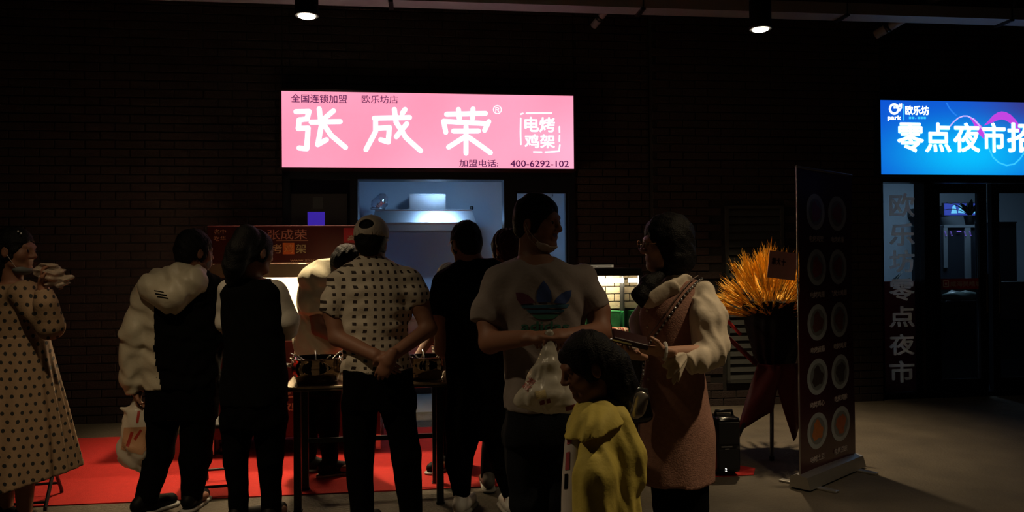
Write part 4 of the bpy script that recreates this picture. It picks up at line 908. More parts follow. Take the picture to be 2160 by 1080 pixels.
# ------------------------------------------------------------------ wheat bouquet on a black stand
WY = 5.95; WF = frame(1622, WY, 0)
t = root('wheat_bouquet', 'golden wheat bouquet in a black wrap on a tripod stand with dark red ribbons', 'bouquet', WF)
def wp(px, py, dy=0): p = P(px, py, WY+dy); return p
feet = [Q(1536, WY-.25, .012), Q(1628, WY-.30, .012), Q(1716, WY-.05, .012)]; top = P(1628, 770, WY)
for f_ in feet:
    mb = MB(); mb.tube([tuple(f_), tuple(top+(f_-top)*.02)], .014, 8); lg = mb.to('leg', m_black, t)
    mb = MB(); mb.lathe([(.018, -.011), (.018, .02)], f_, 10); mb.to('rubber_foot', m_matte, lg)
s = S(.010); pr = [(648, 1566, 1696, .23), (700, 1574, 1692, .20), (760, 1590, 1680, .14), (800, 1606, 1664, .09)]
s.loft([(wp(0, py).z, (P(xl, py, WY).x+P(xr, py, WY).x)/2, WY, (P(xr, py, WY).x-P(xl, py, WY).x)/2, hd_) for py, xl, xr, hd_ in pr], p=2, pleat=(11, .012)).wrinkle(.006, 22, seed=3); s.to('black_wrap', mat('black_wrap_paper', (.004, .004, .004), .6, spec=.15), t)
m_drib = mat('dark_red_ribbon', (.10, .006, .008), .55)
def sheet(name, quad, m, parent, th=.006, nu=6, nv=8, wav=.02):
    a, b, c, d = [Vector(q) for q in quad]; mb = MB(); N0 = (b-a).cross(d-a).normalized(); g = []
    for sgn in (0, 1):
        for j in range(nv+1):
            for i in range(nu+1):
                u = i/nu; v = j/nv; p = (a*(1-u)+b*u)*(1-v)+(d*(1-u)+c*u)*v; g.append(p+N0*(wav*math.sin(5*u+4*v)+sgn*th))
    mb.v = g; n = (nu+1)*(nv+1)
    for j in range(nv):
        for i in range(nu): q = j*(nu+1)+i; mb.f += [[q, q+1, q+nu+2, q+nu+1], [n+q+1, n+q, n+q+nu+1, n+q+nu+2]]
    for i in range(nu): mb.f += [[i+1, i, n+i, n+i+1], [nv*(nu+1)+i, nv*(nu+1)+i+1, n+nv*(nu+1)+i+1, n+nv*(nu+1)+i]]
    for j in range(nv): mb.f += [[j*(nu+1), (j+1)*(nu+1), n+(j+1)*(nu+1), n+j*(nu+1)], [(j+1)*(nu+1)+nu, j*(nu+1)+nu, n+j*(nu+1)+nu, n+(j+1)*(nu+1)+nu]]
    return mb.to(name, m, parent, True)
sheet('ribbon', [wp(1598, 768, -.13), wp(1650, 772, -.15), wp(1632, 868, -.18), wp(1553, 912, -.15)], m_drib, t)
sheet('ribbon', [wp(1630, 770, -.16), wp(1680, 766, -.12), wp(1694, 895, -.14), wp(1672, 930, -.16)], m_drib, t)
sheet('ribbon', [wp(1522, 664, -.10), wp(1530, 666, -.10), wp(1566, 704, -.18), wp(1560, 708, -.18)], mat('red_ribbon', (.45, .02, .02), .4), t, wav=.004)
sheet('ribbon', [wp(1530, 712, -.10), wp(1536, 706, -.10), wp(1600, 764, -.16), wp(1592, 772, -.16)], m_drib, t, wav=.006)
# wheat: ears on stalks fanning out, each stalk a part
m_wheat = mat('golden_wheat', (.85, .49, .055), .7, var=.35, scale=40)
def wheat_mesh():
    mb = MB(); mb.tube([(0, 0, 0), (0, 0, .40)], .0025, 4, cap=False); mb.tube([(0, 0, .36), (0, 0, .42), (0, 0, .49), (0, 0, .54)], .01, 6, rs=[.003, .010, .009, .002])
    for i in range(9):
        a = i*2.4; z = .37+.017*i; mb.tube([(.006*math.cos(a), .006*math.sin(a), z), (.032*math.cos(a), .032*math.sin(a), z+.09)], .001, 3, cap=False, rs=[.0022, .0006])
    return mesh_np('wheat_stalk', mb.v, mb.f, m_wheat)
wm = wheat_mesh(); base = wp(1624, 668)
for i in range(250):
    an = random.uniform(0, 2*math.pi); sp = random.random()**.62*1.42; L_ = (.60-.15*sp+random.uniform(-.05, .04))/.58
    d = Vector((math.sin(sp)*math.cos(an), math.sin(sp)*math.sin(an)*.7, math.cos(sp))); o = bpy.data.objects.new('wheat_stalk', wm); COL.objects.link(o); o.parent = t
    o.matrix_local = Matrix.Translation(base-WF.translation + Vector((random.uniform(-.05, .05), random.uniform(-.05, .05), -.03))) @ d.to_track_quat('Z', 'Y').to_matrix().to_4x4() @ Matrix.Rotation(random.uniform(0, 6), 4, 'Z') @ Matrix.Diagonal((L_, L_, L_, 1))
card = MB(); q = [wp(1624, 528, -.30), wp(1684, 535, -.30), wp(1677, 592, -.37), wp(1618, 585, -.37)]
a = card._p(q); b = card._p([p+Vector((0, .004, 0)) for p in q]); card.f += [[a+3, a+2, a+1, a], [b, b+1, b+2, b+3]] + [[a+i, a+(i+1) % 4, b+(i+1) % 4, b+i] for i in range(4)]
co = card.to('greeting_card', mat('pinkish_card', (.80, .55, .42), .7), t)
cxv = (q[1]-q[0]).normalized(); czv = (q[0]-q[3]).normalized(); CM = Matrix(((cxv.x, -cxv.cross(czv).x, czv.x, q[3].x), (cxv.y, -cxv.cross(czv).y, czv.y, q[3].y), (cxv.z, -cxv.cross(czv).z, czv.z, q[3].z), (0, 0, 0, 1)))
text_px('第大十', CM, -.001, (1627, 546, 1658, 558), mat('dark_red_ink', (.07, .006, .006), .6), t, bold=.01)

# ------------------------------------------------------------------ portable speaker
SF = frame(1528, 5.30, .1); t = root('portable_speaker', 'black portable loudspeaker standing on the end of the red carpet', 'speaker', SF)
w = .17; mb = MB(SF); mb.box((-w/2, -.09, .03), (w/2, .09, .40), .025); mb.to('cabinet', mat('gloss_black', (.006, .006, .008), .18), t, True)
mb = MB(SF); mb.box((-w/2+.015, -.096, .06), (w/2-.015, -.088, .19), .003); mb.to('grille', m_matte, t)
mb = MB(SF); mb.box((-w/2+.015, -.096, .225), (w/2-.015, -.088, .37), .003); mb.to('grille', m_matte, t)
mb = MB(SF); mb.box((-.055, -.0985, .205), (.02, -.0955, .213)); mb.box((-.03, -.0985, .19), (.0, -.0955, .197)); mb.to('name_plate', mat('grey_label', (.2, .2, .2), .4), t)
text_fit('2', SF, -.096, -.032, .045, -.018, .068, mat('white_digit', (.8, .8, .78), .5, emit=(1, 1, .95), es=.5), t, name='digit', t=.001, bold=.02)
mb = MB(SF); mb.tube([(-.06, 0, .395), (-.055, 0, .43), (.055, 0, .43), (.06, 0, .395)], .012, 8); mb.to('handle', m_black, t, True)
for x in (-.055, .055): mb = MB(SF); mb.lathe([(.018, .007), (.02, .012), (.02, .031)], (x, 0, 0), 12); mb.to('foot', m_matte, t)

# ------------------------------------------------------------------ people
m_skin = mat('skin', (.24, .105, .062), .6, var=.08, scale=20, sss=.0)
m_hair = mat('black_hair', (.006, .005, .005), .62, var=.3, scale=80, bump=.5, bscale=160, spec=.2)
m_redhair = mat('dyed_red_hair', (.05, .012, .014), .6, var=.3, scale=80, bump=.5, bscale=160, spec=.25)
m_blackcloth = mat('black_cloth', (.0025, .0025, .0025), .95, bump=.2, bscale=140, spec=.06)
m_trouser = mat('black_trousers', (.002, .002, .002), .95, bump=.2, bscale=140, spec=.05)
m_jean = mat('dark_jeans', (.010, .011, .014), .95, bump=.2, bscale=160, spec=.08)
m_whitecloth = mat('white_cloth', (.52, .48, .42), .85, var=.06, bump=.2, bscale=120)
m_whiteshoe = mat('white_leather', (.75, .73, .70), .5); m_blackshoe = mat('black_leather', (.004, .004, .004), .6, spec=.15); m_sole = mat('rubber_sole', (.3, .29, .27), .7)
m_mask = mat('mask_fabric', (.50, .42, .38), .8); m_eye = mat('dark_eye', (.02, .012, .01), .15)
def rows(Y, rr, sc=1.0, dd=1.0):
    o = []
    for r in rr:
        py, xl, xr, hd = r[:4]; dy = r[4] if len(r) > 4 else 0
        a = P(xl, py, Y+dy); b = P(xr, py, Y+dy); o.append(((a.z+b.z)/2, (a.x+b.x)/2, Y+dy, abs(b.x-a.x)/2*sc, hd*dd*sc))
    return o
def chn(s, Y, pts, k=.02, sc=1.0, **kw):        # limb traced in the picture: (px, py, radius in px, depth offset)
    q = [(P(p[0], p[1], Y+p[3]), p[2]*(Y+p[3])/FPX*sc) for p in [(*p, 0) if len(p) == 3 else p for p in pts]]
    for i in range(len(q)-1): s.cap(q[i][0], q[i+1][0], q[i][1], q[i+1][1], k=k, cut=(0, kw.get('cut', 0) if i == len(q)-2 else 0), **{a: b for a, b in kw.items() if a != 'cut'})
    return s
class Head:
    def __init__(s, Y, px, py, yaw, pitch=0, roll=0, sc=1.0, dy=0):
        s.c = P(px, py, Y+dy); s.s = sc
        s.R = (Matrix.Rotation(math.radians(yaw+180), 3, 'Z') @ Matrix.Rotation(math.radians(pitch), 3, 'X') @ Matrix.Rotation(math.radians(roll), 3, 'Y'))
    def w(s, x, y, z): return s.c + s.R @ (Vector((x, y, z))*s.s)
    def body(s, B):
        k = s.s; R = np.array(s.R); e = lambda c, r, kk=.02, op='u': B.ell(s.w(*c), np.array(r)*k, R, kk*k, op)
        cp = lambda a, b, ra, rb, kk=.012: B.cap(s.w(*a), s.w(*b), ra*k, rb*k, kk*k)
        e((0, -.014, .035), (.076, .096, .087)); e((0, .028, -.035), (.058, .060, .082), .03); e((0, .066, -.098), (.022, .022, .018), .025)
        cp((-.05, .02, -.075), (-.02, .06, -.10), .018, .016, .03); cp((.05, .02, -.075), (.02, .06, -.10), .018, .016, .03)
        cp((-.032, .080, .022), (.032, .080, .022), .013, .013, .02)
        for a in (-1, 1):
            e((a*.031, .098, .002), (.017, .018, .013), .012, 'd'); e((a*.031, .080, .001), (.012, .012, .011), .006)
            e((a*.040, .055, -.026), (.026, .024, .024), .03); e((a*.079, -.010, -.012), (.010, .021, .033), .008); e((a*.090, -.006, -.010), (.008, .011, .018), .006, 'd'); e((a*.013, .099, -.033), (.010, .010, .008), .01)
        cp((0, .088, .014), (0, .110, -.026), .008, .012, .014)
        cp((-.019, .083, -.058), (.019, .083, -.058), .007, .007, .008); cp((-.016, .082, -.069), (.016, .082, -.069), .008, .008, .008)
    def neck(s, B, base, r=.055): B.cap(s.w(0, -.03, -.05), base, r*s.s, r*1.12*s.s, .03)
    def eyes(s, t):
        for a in (-1, 1):
            mb = MB(Matrix.Translation(s.w(a*.031, .0835, .001))); r = .0102*s.s; mb.lathe([(r*math.sin(math.pi*i/8)+1e-5, -r*math.cos(math.pi*i/8)) for i in range(9)], (0, 0, 0), 12); mb.to('eye', m_eye, t, True)
    def hair(s, t, m, fringe=.0, low=-.07, extra=None, h=.006, grow=0.0, amp=.0028, name='hair'):
        H = S(h); k = s.s; R = np.array(s.R)
        H.ell(s.w(0, -.016, .037), np.array((.085+grow, .105+grow, .096+grow))*k, R, 0)
        H.ell(s.w(0, -.060, -.015), np.array((.072+grow, .056+grow, .075))*k, R, .03)
        for a in (-1, 1): H.ell(s.w(a*.066, .004, -.008), np.array((.018+grow, .034, .05))*k, R, .02)
        H.ell(s.w(0, .125, -.055+fringe), np.array((.088, .082, .125))*k, R, .015, 'd')
        for a in (-1, 1): H.ell(s.w(a*.088, -.008, -.02), np.array((.02, .024, .034))*k, R, .01, 'd')
        lo = s.w(0, -.05, low); H.cap(lo - s.R @ Vector((0, 0, .16*k)), lo - s.R @ Vector((0, 0, .161*k)), .158*k, .158*k, .01, op='d')
        if extra: extra(H)
        H.wrinkle(amp, 95, (1, 1, .35), seed=len(s.c) + int(abs(s.c.x)*100)); H.to(name, m, t)
def hand(B, w, d, n, side=1, curl=.6, sc=1.0, spread=.0):
    w = Vector(w); d = Vector(d).normalized(); n = Vector(n); n = (n-d*n.dot(d)).normalized(); l = d.cross(n)*side
    B.cap(w-d*.02*sc, w+d*.03*sc, .027*sc, .036*sc, .015, ax=n, fl=.62); B.cap(w+d*.03*sc, w+d*.078*sc, .038*sc, .037*sc, .012, ax=n, fl=.38)
    for i, (o, L, r) in enumerate(((.030, .068, .0085), (.010, .078, .009), (-.010, .073, .0088), (-.029, .056, .0078))):
        p = w+d*(.084-.006*abs(i-1.2))*sc+l*o*sc; a = 0; cu = curl*(1+.12*i)
        for j, fr in enumerate((.46, .30, .24)):
            a += cu*(.55, .85, .7)[j]; v = (d*math.cos(a)+n*math.sin(a)+l*spread*o*8).normalized(); q = p+v*L*fr*sc; B.cap(p, q, r*sc*(1-.09*j), r*sc*(.93-.09*j), .004); p = q
    p = w+d*.025*sc+l*.030*sc; v = (d*.62+l*.66+n*.35).normalized(); q = p+v*.042*sc; B.cap(p, q, .0135*sc, .0105*sc, .012); v2 = (d*.85+l*.12+n*.45).normalized(); B.cap(q, q+v2*.032*sc, .0098*sc, .008*sc, .006)
def shoe(t, ank, yaw, m, L=.265, sole=m_sole):
    f = Vector((math.sin(math.radians(yaw)), -math.cos(math.radians(yaw)), 0)); a = Vector((ank[0], ank[1], 0)); z = lambda h: Vector((0, 0, h)); l = Vector((-f.y, f.x, 0)); s = S(.007)
    s.cap(a-f*.05+z(.062), a+f*.03+z(.062), .040, .044, .02, ax=l, fl=.85).cap(a+f*.03+z(.06), a+f*(L-.09)+z(.045), .046, .036, .02).cap(a-f*.045+z(.07), a-f*.01+z(.11), .036, .040, .02)
    s.plane((0, 0, .022), (0, 0, -1)); o = s.to('shoe', m, t)
    q = S(.007); q.cap(a-f*.05+z(.015), a+f*(L-.085)+z(.015), .045, .046, .0, ax=(0, 0, 1), fl=1); q.plane((0, 0, .024), (0, 0, 1)); q.plane((0, 0, .0085 if any(on_carpet(a.x+f.x*k_, a.y+f.y*k_) for k_ in (-.1, .05, .2)) else .0015), (0, 0, -1)); q.to('sole', sole, o)
def lower(t, Y, hips, legs, m, B, name='trousers', shoem=m_blackshoe, toe=180, h=.009, wr=.004, cuff=.075, top=None):
    """hips: loft rows in px; legs: [(hip px, py, r px), (knee ...), (ankle px, depth offset)]"""
    T = S(h); T.loft(rows(Y, hips), k=.03)
    for i, (hp, kn, an) in enumerate(legs):
        Ya = Y+an[1]; A = Q(an[0], Ya, cuff); H_ = P(hp[0], hp[1], Y); K_ = P(kn[0], kn[1], Y+(kn[3] if len(kn) > 3 else 0)); rh = hp[2]*Y/FPX; rk = kn[2]*Y/FPX; ra = an[2]
        T.cap(H_, K_, rh, rk, .03); T.cap(K_, A, rk, ra, .02, cut=(0, 1))
        B.cap(H_, K_, rh*.78, rk*.72, .03); B.cap(K_, Q(an[0], Ya, .06), rk*.72, .034, .02); B.cap(Q(an[0], Ya, .06), Q(an[0], Ya, .05)+Vector((math.sin(math.radians(toe)), -math.cos(math.radians(toe)), 0))*.12, .032, .026, .02)
        shoe(t, Q(an[0], Ya, 0), toe+(14 if i else -14), shoem)
    B.loft(rows(Y, hips, .86), k=.03)
    T.wrinkle(wr, 26, seed=int(abs(hips[0][1]))); T.to(name, m, t)
def pers(label, px, Y): return root('person', label, 'person', Q(px, Y, 0))
def plastic(name, c=(.62, .58, .50), rough=.3, trl=.35):
    m = mat(name, c, rough, var=.1, bump=.3, bscale=25); nt = m.node_tree; N = nt.nodes; L = nt.links; o = [n for n in N if n.type == 'OUTPUT_MATERIAL'][0]; b = N['Principled BSDF']
    tr = N.new('ShaderNodeBsdfTranslucent'); tr.inputs[0].default_value = (*c, 1); mx = N.new('ShaderNodeMixShader'); mx.inputs[0].default_value = trl; L.new(b.outputs[0], mx.inputs[1]); L.new(tr.outputs[0], mx.inputs[2]); L.new(mx.outputs[0], o.inputs[0]); return m
m_bag = plastic('white_bag_film')

# ---- 1: dotted dress, far left
Y = 4.3; t = pers('person in a black-dotted tan dress at the left edge, eating from a clear bag', 40, Y); B = S(.007)
Hd = Head(Y, 34, 528, 88, -4, sc=.98); Hd.body(B); Hd.neck(B, P(28, 605, Y), .05)
tr_ = [(598, -20, 70, .08), (612, -36, 84, .11), (650, -44, 92, .125), (715, -34, 96, .12), (730, -34, 98, .12)]
B.loft(rows(Y, tr_, .88)); B.loft(rows(Y, [(715, -34, 96, .12), (800, -40, 100, .12), (860, -30, 95, .1)], .85))
m_dress = dots('dotted_dress', (.24, .150, .085), (.006, .006, .006), .054, .044, .0105, .5, .003)
D = S(.008); D.loft(rows(Y, tr_), k=.02); chn(D, Y, [(52, 622, 30, -.08), (106, 688, 26, -.14), (96, 640, 22, -.18), (92, 612, 16, -.18)], cut=1); chn(D, Y, [(30, 622, 30, .10), (98, 680, 24, .14), (94, 620, 16, .06)], cut=1)
D.wrinkle(.005, 24, seed=4); D.to('dress_bodice', m_dress, t)
K = S(.008); K.loft(rows(Y, [(708, -34, 99, .125), (760, -46, 110, .15), (860, -66, 134, .19), (960, -86, 156, .23), (1040, -96, 172, .26)]), pleat=(17, .016), k=0, p=2)
a, b = P(165, 987, Y), P(0, 1032, Y); tt = (b-a).normalized(); K.plane(a, (-tt.z, 0, tt.x)); K.to('dress_skirt', m_dress, t)
for ax_, dy in ((52, -.04), (12, .06)):
    B.cap(P(ax_-4, 860, Y), Q(ax_-2, Y+dy, .45), .075, .055, .02); B.chain([Q(ax_-2, Y+dy, .45), Q(ax_, Y+dy, .30), Q(ax_, Y+dy, .08)], [.055, .052, .034]); B.cap(Q(ax_, Y+dy, .08), Q(ax_, Y+dy, .05)+Vector((.12, 0, 0)), .032, .024); shoe(t, Q(ax_, Y+dy, 0), 90, m_blackshoe, .24)
chn(B, Y, [(96, 640, 13, -.18), (90, 600, 10, -.17)]); hand(B, P(90, 602, Y-.17), (.1, 0, 1), (.9, .2, 0), -1, .75, .9); chn(B, Y, [(98, 680, 14, .14), (92, 602, 10, .02)]); hand(B, P(92, 602, Y+.02), (.2, -.2, 1), (.8, -.3, 0), 1, .75, .9)
B.to('body', m_skin, t); Hd.eyes(t)
Hd.hair(t, m_hair, .0, -.10, lambda H: H.chain([Hd.w(0, -.07, .02), Hd.w(0, -.085, -.07), Hd.w(0, -.05, -.13)], [.075, .07, .05], k=.03))
M_ = S(.006); M_.ell(Hd.w(0, .045, -.105), (.060, .048, .03), np.array(Hd.R), 0); M_.to('face_mask', mat('grey_mask', (.12, .13, .13), .8), t)
mb = MB(); mb.tube([Hd.w(.083, -.01, .0), Hd.w(.075, .02, -.05), Hd.w(.058, .045, -.095)], .0016, 5); mb.to('mask_loop', m_mask, t)
mb = MB()
for zz, yy in ((.108, .045), (.096, .062)):
    c = Hd.w(.060, yy, zz); mb.lathe([(.0001, -.005), (.004, -.003), (.005, 0), (.004, .003), (.0001, .005)], c, 10)
mb.to('hair_pin', mat('pearl', (.9, .88, .85), .1), t, True)
g = root('clear_food_bag', 'small crumpled clear bag held up to the mouth at the left edge', 'bag', P(112, 606, Y-.16))
s = S(.005); s.ell(P(112, 580, Y-.16), (.055, .05, .060), None, .02).ell(P(88, 572, Y-.16), (.035, .035, .035), None, .02); chn(s, Y-.16, [(128, 600, 9), (152, 582, 5)], k=.01); s.wrinkle(.012, 70, (1, 1, 1), 5); s.to('bag_film', mat('clear_film', (.50, .40, .31), .12, alpha=.5, bump=.5, bscale=60), g)
s = S(.006); s.ell(P(108, 585, Y-.16), (.03, .028, .035)); s.wrinkle(.004, 60, (1, 1, 1), 2); s.to('snack', mat('roast_snack', (.25, .08, .03), .5), g)

# ---- 2: white and black hooded jacket
Y = 4.6; t = pers('person seen from behind in a half white, half black hooded jacket holding a white bag', 370, Y); B = S(.007)
Hd = Head(Y, 412, 531, 140, -6, sc=.98, dy=.02); Hd.body(B); Hd.neck(B, P(385, 600, Y))
tr_ = [(572, 335, 440, .10), (590, 314, 456, .125), (640, 302, 464, .14), (720, 300, 464, .14), (790, 304, 462, .14), (816, 308, 460, .14)]
B.loft(rows(Y, tr_, .86))
def split(c):
    a = np.array([P(436, 590, Y).x, P(347, 640, Y).x, P(345, 720, Y).x, P(362, 815, Y).x]); z = np.array([P(0, 590, Y).z, P(0, 645, Y).z, P(0, 740, Y).z, P(0, 815, Y).z])
    return (c[:, 0] > np.interp(c[:, 2], z[::-1], a[::-1])).astype(int)
m_jk = mat('offwhite_nylon', (.50, .44, .33), .5, var=.06, bump=.15, bscale=60)
J_ = S(.008); J_.loft(rows(Y, tr_), k=.03); chn(J_, Y, [(318, 614, 33), (288, 705, 31, -.04), (284, 795, 29, -.02)], k=.03); chn(J_, Y, [(284, 795, 28, -.02), (288, 828, 21, -.02)], cut=1); chn(J_, Y, [(446, 614, 30), (456, 705, 26, .04), (440, 770, 20, .24)], k=.03, cut=1)
J_.wrinkle(.0065, 26, (1, 1, .7), 8); J_.to('jacket', [m_jk, m_blackcloth], t, split)
Ho = S(.008); chn(Ho, Y, [(322, 606, 30, -.10), (362, 628, 30, -.15), (408, 594, 30, -.11)], k=.05); chn(Ho, Y, [(330, 592, 24, .0), (372, 580, 22, -.09), (418, 578, 20, -.03)], k=.04); Ho.wrinkle(.006, 40, (1, 1, 1), 3); ho = Ho.to('hood', m_jk, t)
tre = bvh(ho); decal_px([[(328, 618), (352, 622), (352, 624.5), (328, 620.5)], [(332, 624), (355, 628), (355, 630), (332, 626)], [(326, 612), (346, 616), (346, 617.5), (326, 613.5)]], tre, m_blackcloth, t, 'hood_print')
lower(t, Y, [(790, 306, 462, .13), (840, 308, 460, .13), (880, 312, 452, .12)], [((346, 870, 36), (335, 960, 30), (306, -.05, .058)), ((418, 870, 36), (412, 965, 31), (404, .03, .058))], m_trouser, B, shoem=m_blackshoe, toe=165)
chn(B, Y, [(318, 620, 18), (288, 705, 16, -.04), (288, 826, 11, -.02)]); hand(B, P(289, 822, Y-.02), (.1, 0, -1), (1, .2, 0), 1, 1.1); chn(B, Y, [(446, 620, 18), (456, 705, 15, .04), (440, 775, 11, .26)]); hand(B, P(440, 775, Y+.26), (-.4, .8, .2), (-.5, -.2, -.6), 1, .7)
B.to('body', m_skin, t); Hd.eyes(t); Hd.hair(t, m_hair, low=-.085, grow=.004)
M_ = S(.006); M_.ell(Hd.w(0, .055, -.06), (.058, .050, .05), np.array(Hd.R), 0); M_.to('face_mask', mat('mask_pale', (.4, .36, .34), .8), t)
mb = MB(); mb.tube([Hd.w(-.083, -.012, .01), Hd.w(-.078, .03, -.03), Hd.w(-.055, .06, -.05)], .0018, 5); mb.to('mask_loop', m_mask, t)
mb = MB(); mb.tube([Hd.w(-.086, -.012, .022), Hd.w(-.080, .05, .014), Hd.w(-.062, .105, .008)], .0022, 5); mb.to('glasses_temple', m_steel, t)
g = root('carrier_bag', 'white plastic carrier bag with orange print hanging from a hand at the left', 'bag', P(285, 995, Y-.03))
s = S(.006); s.loft(rows(Y-.03, [(864, 272, 308, .03), (885, 262, 317, .05), (915, 258, 320, .06), (950, 248, 323, .065), (972, 247, 320, .05), (988, 270, 314, .03), (997, 288, 306, .02)]), p=2); chn(s, Y-.03, [(289, 845, 6), (286, 866, 11)], k=.02); chn(s, Y-.03, [(256, 862, 5, -.02), (286, 874, 14)], k=.02); chn(s, Y-.03, [(312, 858, 5), (300, 880, 12)], k=.02); s.wrinkle(.008, 38, (1, 1, .6), 6); bo = s.to('bag_film', m_bag, g)
tre = bvh(bo); m_oro = mat('orange_bag_print', (.50, .12, .04), .4)
decal_px([[(262, 902), (312, 900), (316, 935), (300, 960), (256, 948)]], tre, mat('pale_orange_bag_print', (.50, .26, .14), .4), g, 'bag_panel_print', .002); decal_px([[(266, 940), (276, 910), (282, 912), (272, 944)], [(282, 925), (296, 905), (300, 908), (286, 930)], [(290, 868), (296, 866), (292, 892), (287, 892)]], tre, mat('red_bag_print', (.35, .03, .02), .4), g, 'bag_print', .003)

# ---- 3: pony tail, raglan top
Y = 4.3; t = pers('person with a pony tail seen from behind in a black top with white sleeves', 535, Y); B = S(.007)
Hd = Head(Y, 540, 531, 145, -8, sc=.96); Hd.body(B); Hd.neck(B, P(530, 602, Y), .05)
tr_ = [(588, 497, 568, .085), (604, 474, 592, .11), (640, 466, 600, .125), (720, 474, 598, .12), (790, 470, 602, .13), (850, 466, 606, .135)]
B.loft(rows(Y, tr_, .86)); T = S(.008); T.loft(rows(Y, tr_), k=.02); T.wrinkle(.005, 24, seed=12); T.to('top', m_blackcloth, t)
for nm, pts in (('r', [(582, 614, 24), (606, 676, 24, .02), (604, 694, 22, .08), (590, 706, 15, .25)]), ('l', [(484, 612, 24), (476, 680, 20, .02), (490, 710, 14, .22)])):
    sl = S(.008); chn(sl, Y, pts, k=.03, cut=1); sl.wrinkle(.004, 30, seed=5); sl.to('sleeve', m_whitecloth, t); chn(B, Y, [(p[0], p[1], p[2]*.55, *p[3:]) for p in pts]); e_ = pts[-1]; hand(B, P(e_[0], e_[1], Y+e_[3]), (-.3, .8, .3), (0, -.3, 1), 1, .7, .9)
lower(t, Y, [(820, 468, 604, .13), (870, 470, 602, .13), (900, 474, 598, .12)], [((500, 890, 34), (498, 970, 24), (505, 0, .05)), ((570, 890, 34), (570, 970, 26), (572, .04, .05))], m_trouser, B, toe=165)
B.to('body', m_skin, t); Hd.eyes(t)
Hd.hair(t, m_hair, low=-.08, extra=lambda H: chn(H, Y, [(520, 497, 24, -.08), (503, 528, 24, -.12), (494, 560, 22, -.12), (487, 592, 12, -.10)], k=.03))
mb = MB(); c = P(520, 497, Y-.085); mb.tube([c+Vector((.03*math.cos(a*.6), .015*math.sin(a*.6), .03*math.sin(a*.6))) for a in range(11)], .006, 6, close=True); mb.to('hair_tie', m_matte, t)

# ---- 4: white T-shirt bending over the pots
Y = 5.4; t = pers('person in a plain white T-shirt bending over the table with the pots', 680, Y); B = S(.008)
Hd = Head(Y, 732, 556, 118, -38, sc=.97, dy=-.02); Hd.body(B); Hd.neck(B, P(696, 576, Y))
tr_ = [(548, 668, 708, .07), (566, 644, 722, .11), (600, 632, 730, .14), (660, 630, 732, .15), (720, 622, 728, .15), (760, 620, 724, .15)]
B.loft(rows(Y, tr_, .86)); T = S(.008); T.loft(rows(Y, tr_), k=.03); chn(T, Y, [(664, 596, 33, -.10), (660, 640, 27, -.13), (660, 656, 26, -.13)], k=.03, cut=1); chn(T, Y, [(700, 590, 28, .1), (712, 640, 24, .16)], k=.03, cut=1); T.wrinkle(.010, 32, (1, 1, .8), 21); T.to('t_shirt', mat('cream_cotton', (.66, .60, .44), .85, bump=.15), t)
chn(B, Y, [(662, 640, 15, -.13), (672, 694, 14, -.16), (722, 722, 10, -.28)]); hand(B, P(722, 722, Y-.28), (.7, -.3, -.5), (0, 0, -1), 1, .8); chn(B, Y, [(712, 640, 14, .16), (730, 690, 13, .1), (765, 715, 10, -.1)]); hand(B, P(765, 715, Y-.1), (.8, -.3, -.4), (0, 0, -1), -1, .8)
lower(t, Y, [(745, 622, 722, .14), (800, 624, 720, .13), (830, 628, 714, .12)], [((652, 815, 28), (650, 900, 22), (650, .05, .052)), ((692, 815, 28), (694, 900, 22), (696, -.08, .052))], m_trouser, B, toe=105)
B.to('body', m_skin, t); Hd.eyes(t); Hd.hair(t, m_hair, low=-.08, grow=.004)

# ---- 5: dotted shirt, white cap, hands behind the back
Y = 4.2; t = pers('person in a dotted white shirt and white cap with hands clasped behind the back', 790, Y); B = S(.006)
Hd = Head(Y, 784, 511, 178, -6, sc=.98); Hd.body(B); Hd.neck(B, P(784, 572, Y), .058)
tr_ = [(542, 756, 812, .075), (554, 735, 836, .095), (574, 712, 862, .115), (610, 708, 872, .13), (660, 720, 866, .13), (720, 728, 860, .125), (784, 722, 870, .13)]
B.loft(rows(Y, tr_, .86)); m_dot = dots('square_dot_shirt', (.58, .50, .40), (.03, .018, .014), .047, .0385, .0085, 0, .0015, square=True)
T = S(.007); T.loft(rows(Y, tr_), k=.02); chn(T, Y, [(722, 598, 32), (706, 640, 28, -.02), (700, 660, 25, -.02)], k=.03, cut=1); chn(T, Y, [(860, 594, 32), (876, 625, 27, -.02), (883, 643, 24, -.02)], k=.03, cut=1); T.wrinkle(.006, 26, (1, 1, 1.2), 17); T.to('shirt', m_dot, t)
chn(B, Y, [(716, 610, 20), (702, 655, 20, -.02), (712, 712, 18, -.05), (792, 750, 13, -.18)]); chn(B, Y, [(868, 610, 20), (886, 645, 20, -.02), (904, 694, 17, -.05), (824, 752, 13, -.20)])
hand(B, P(794, 750, Y-.18), (.75, -.1, -.65), (0, 1, 0), 1, .45); hand(B, P(824, 752, Y-.215), (-.45, 0, -.9), (0, 1, 0), -1, .5)
lower(t, Y, [(776, 722, 870, .13), (820, 724, 874, .13), (860, 728, 876, .12)], [((760, 850, 38), (758, 960, 30), (764, 0, .06)), ((838, 850, 38), (858, 960, 30), (868, .04, .06))], m_trouser, B, toe=180)
B.to('body', m_skin, t); Hd.eyes(t); Hd.hair(t, m_hair, low=-.085)
C_ = S(.005); R_ = np.array(Hd.R); C_.ell(Hd.w(0, -.012, .045), (.094, .113, .102), R_, 0); C_.ell(Hd.w(0, -.012, .035), (.088, .107, .096), R_, 0, 'd'); C_.ell(Hd.w(-.010, -.115, .086), (.042, .06, .027), R_, .004, 'd'); C_.plane(Hd.w(0, -.05, .022), Hd.R @ Vector((0, 0, -1))); cp_ = C_.to('cap', mat('white_cap_cotton', (.62, .53, .44), .8, bump=.2), t)
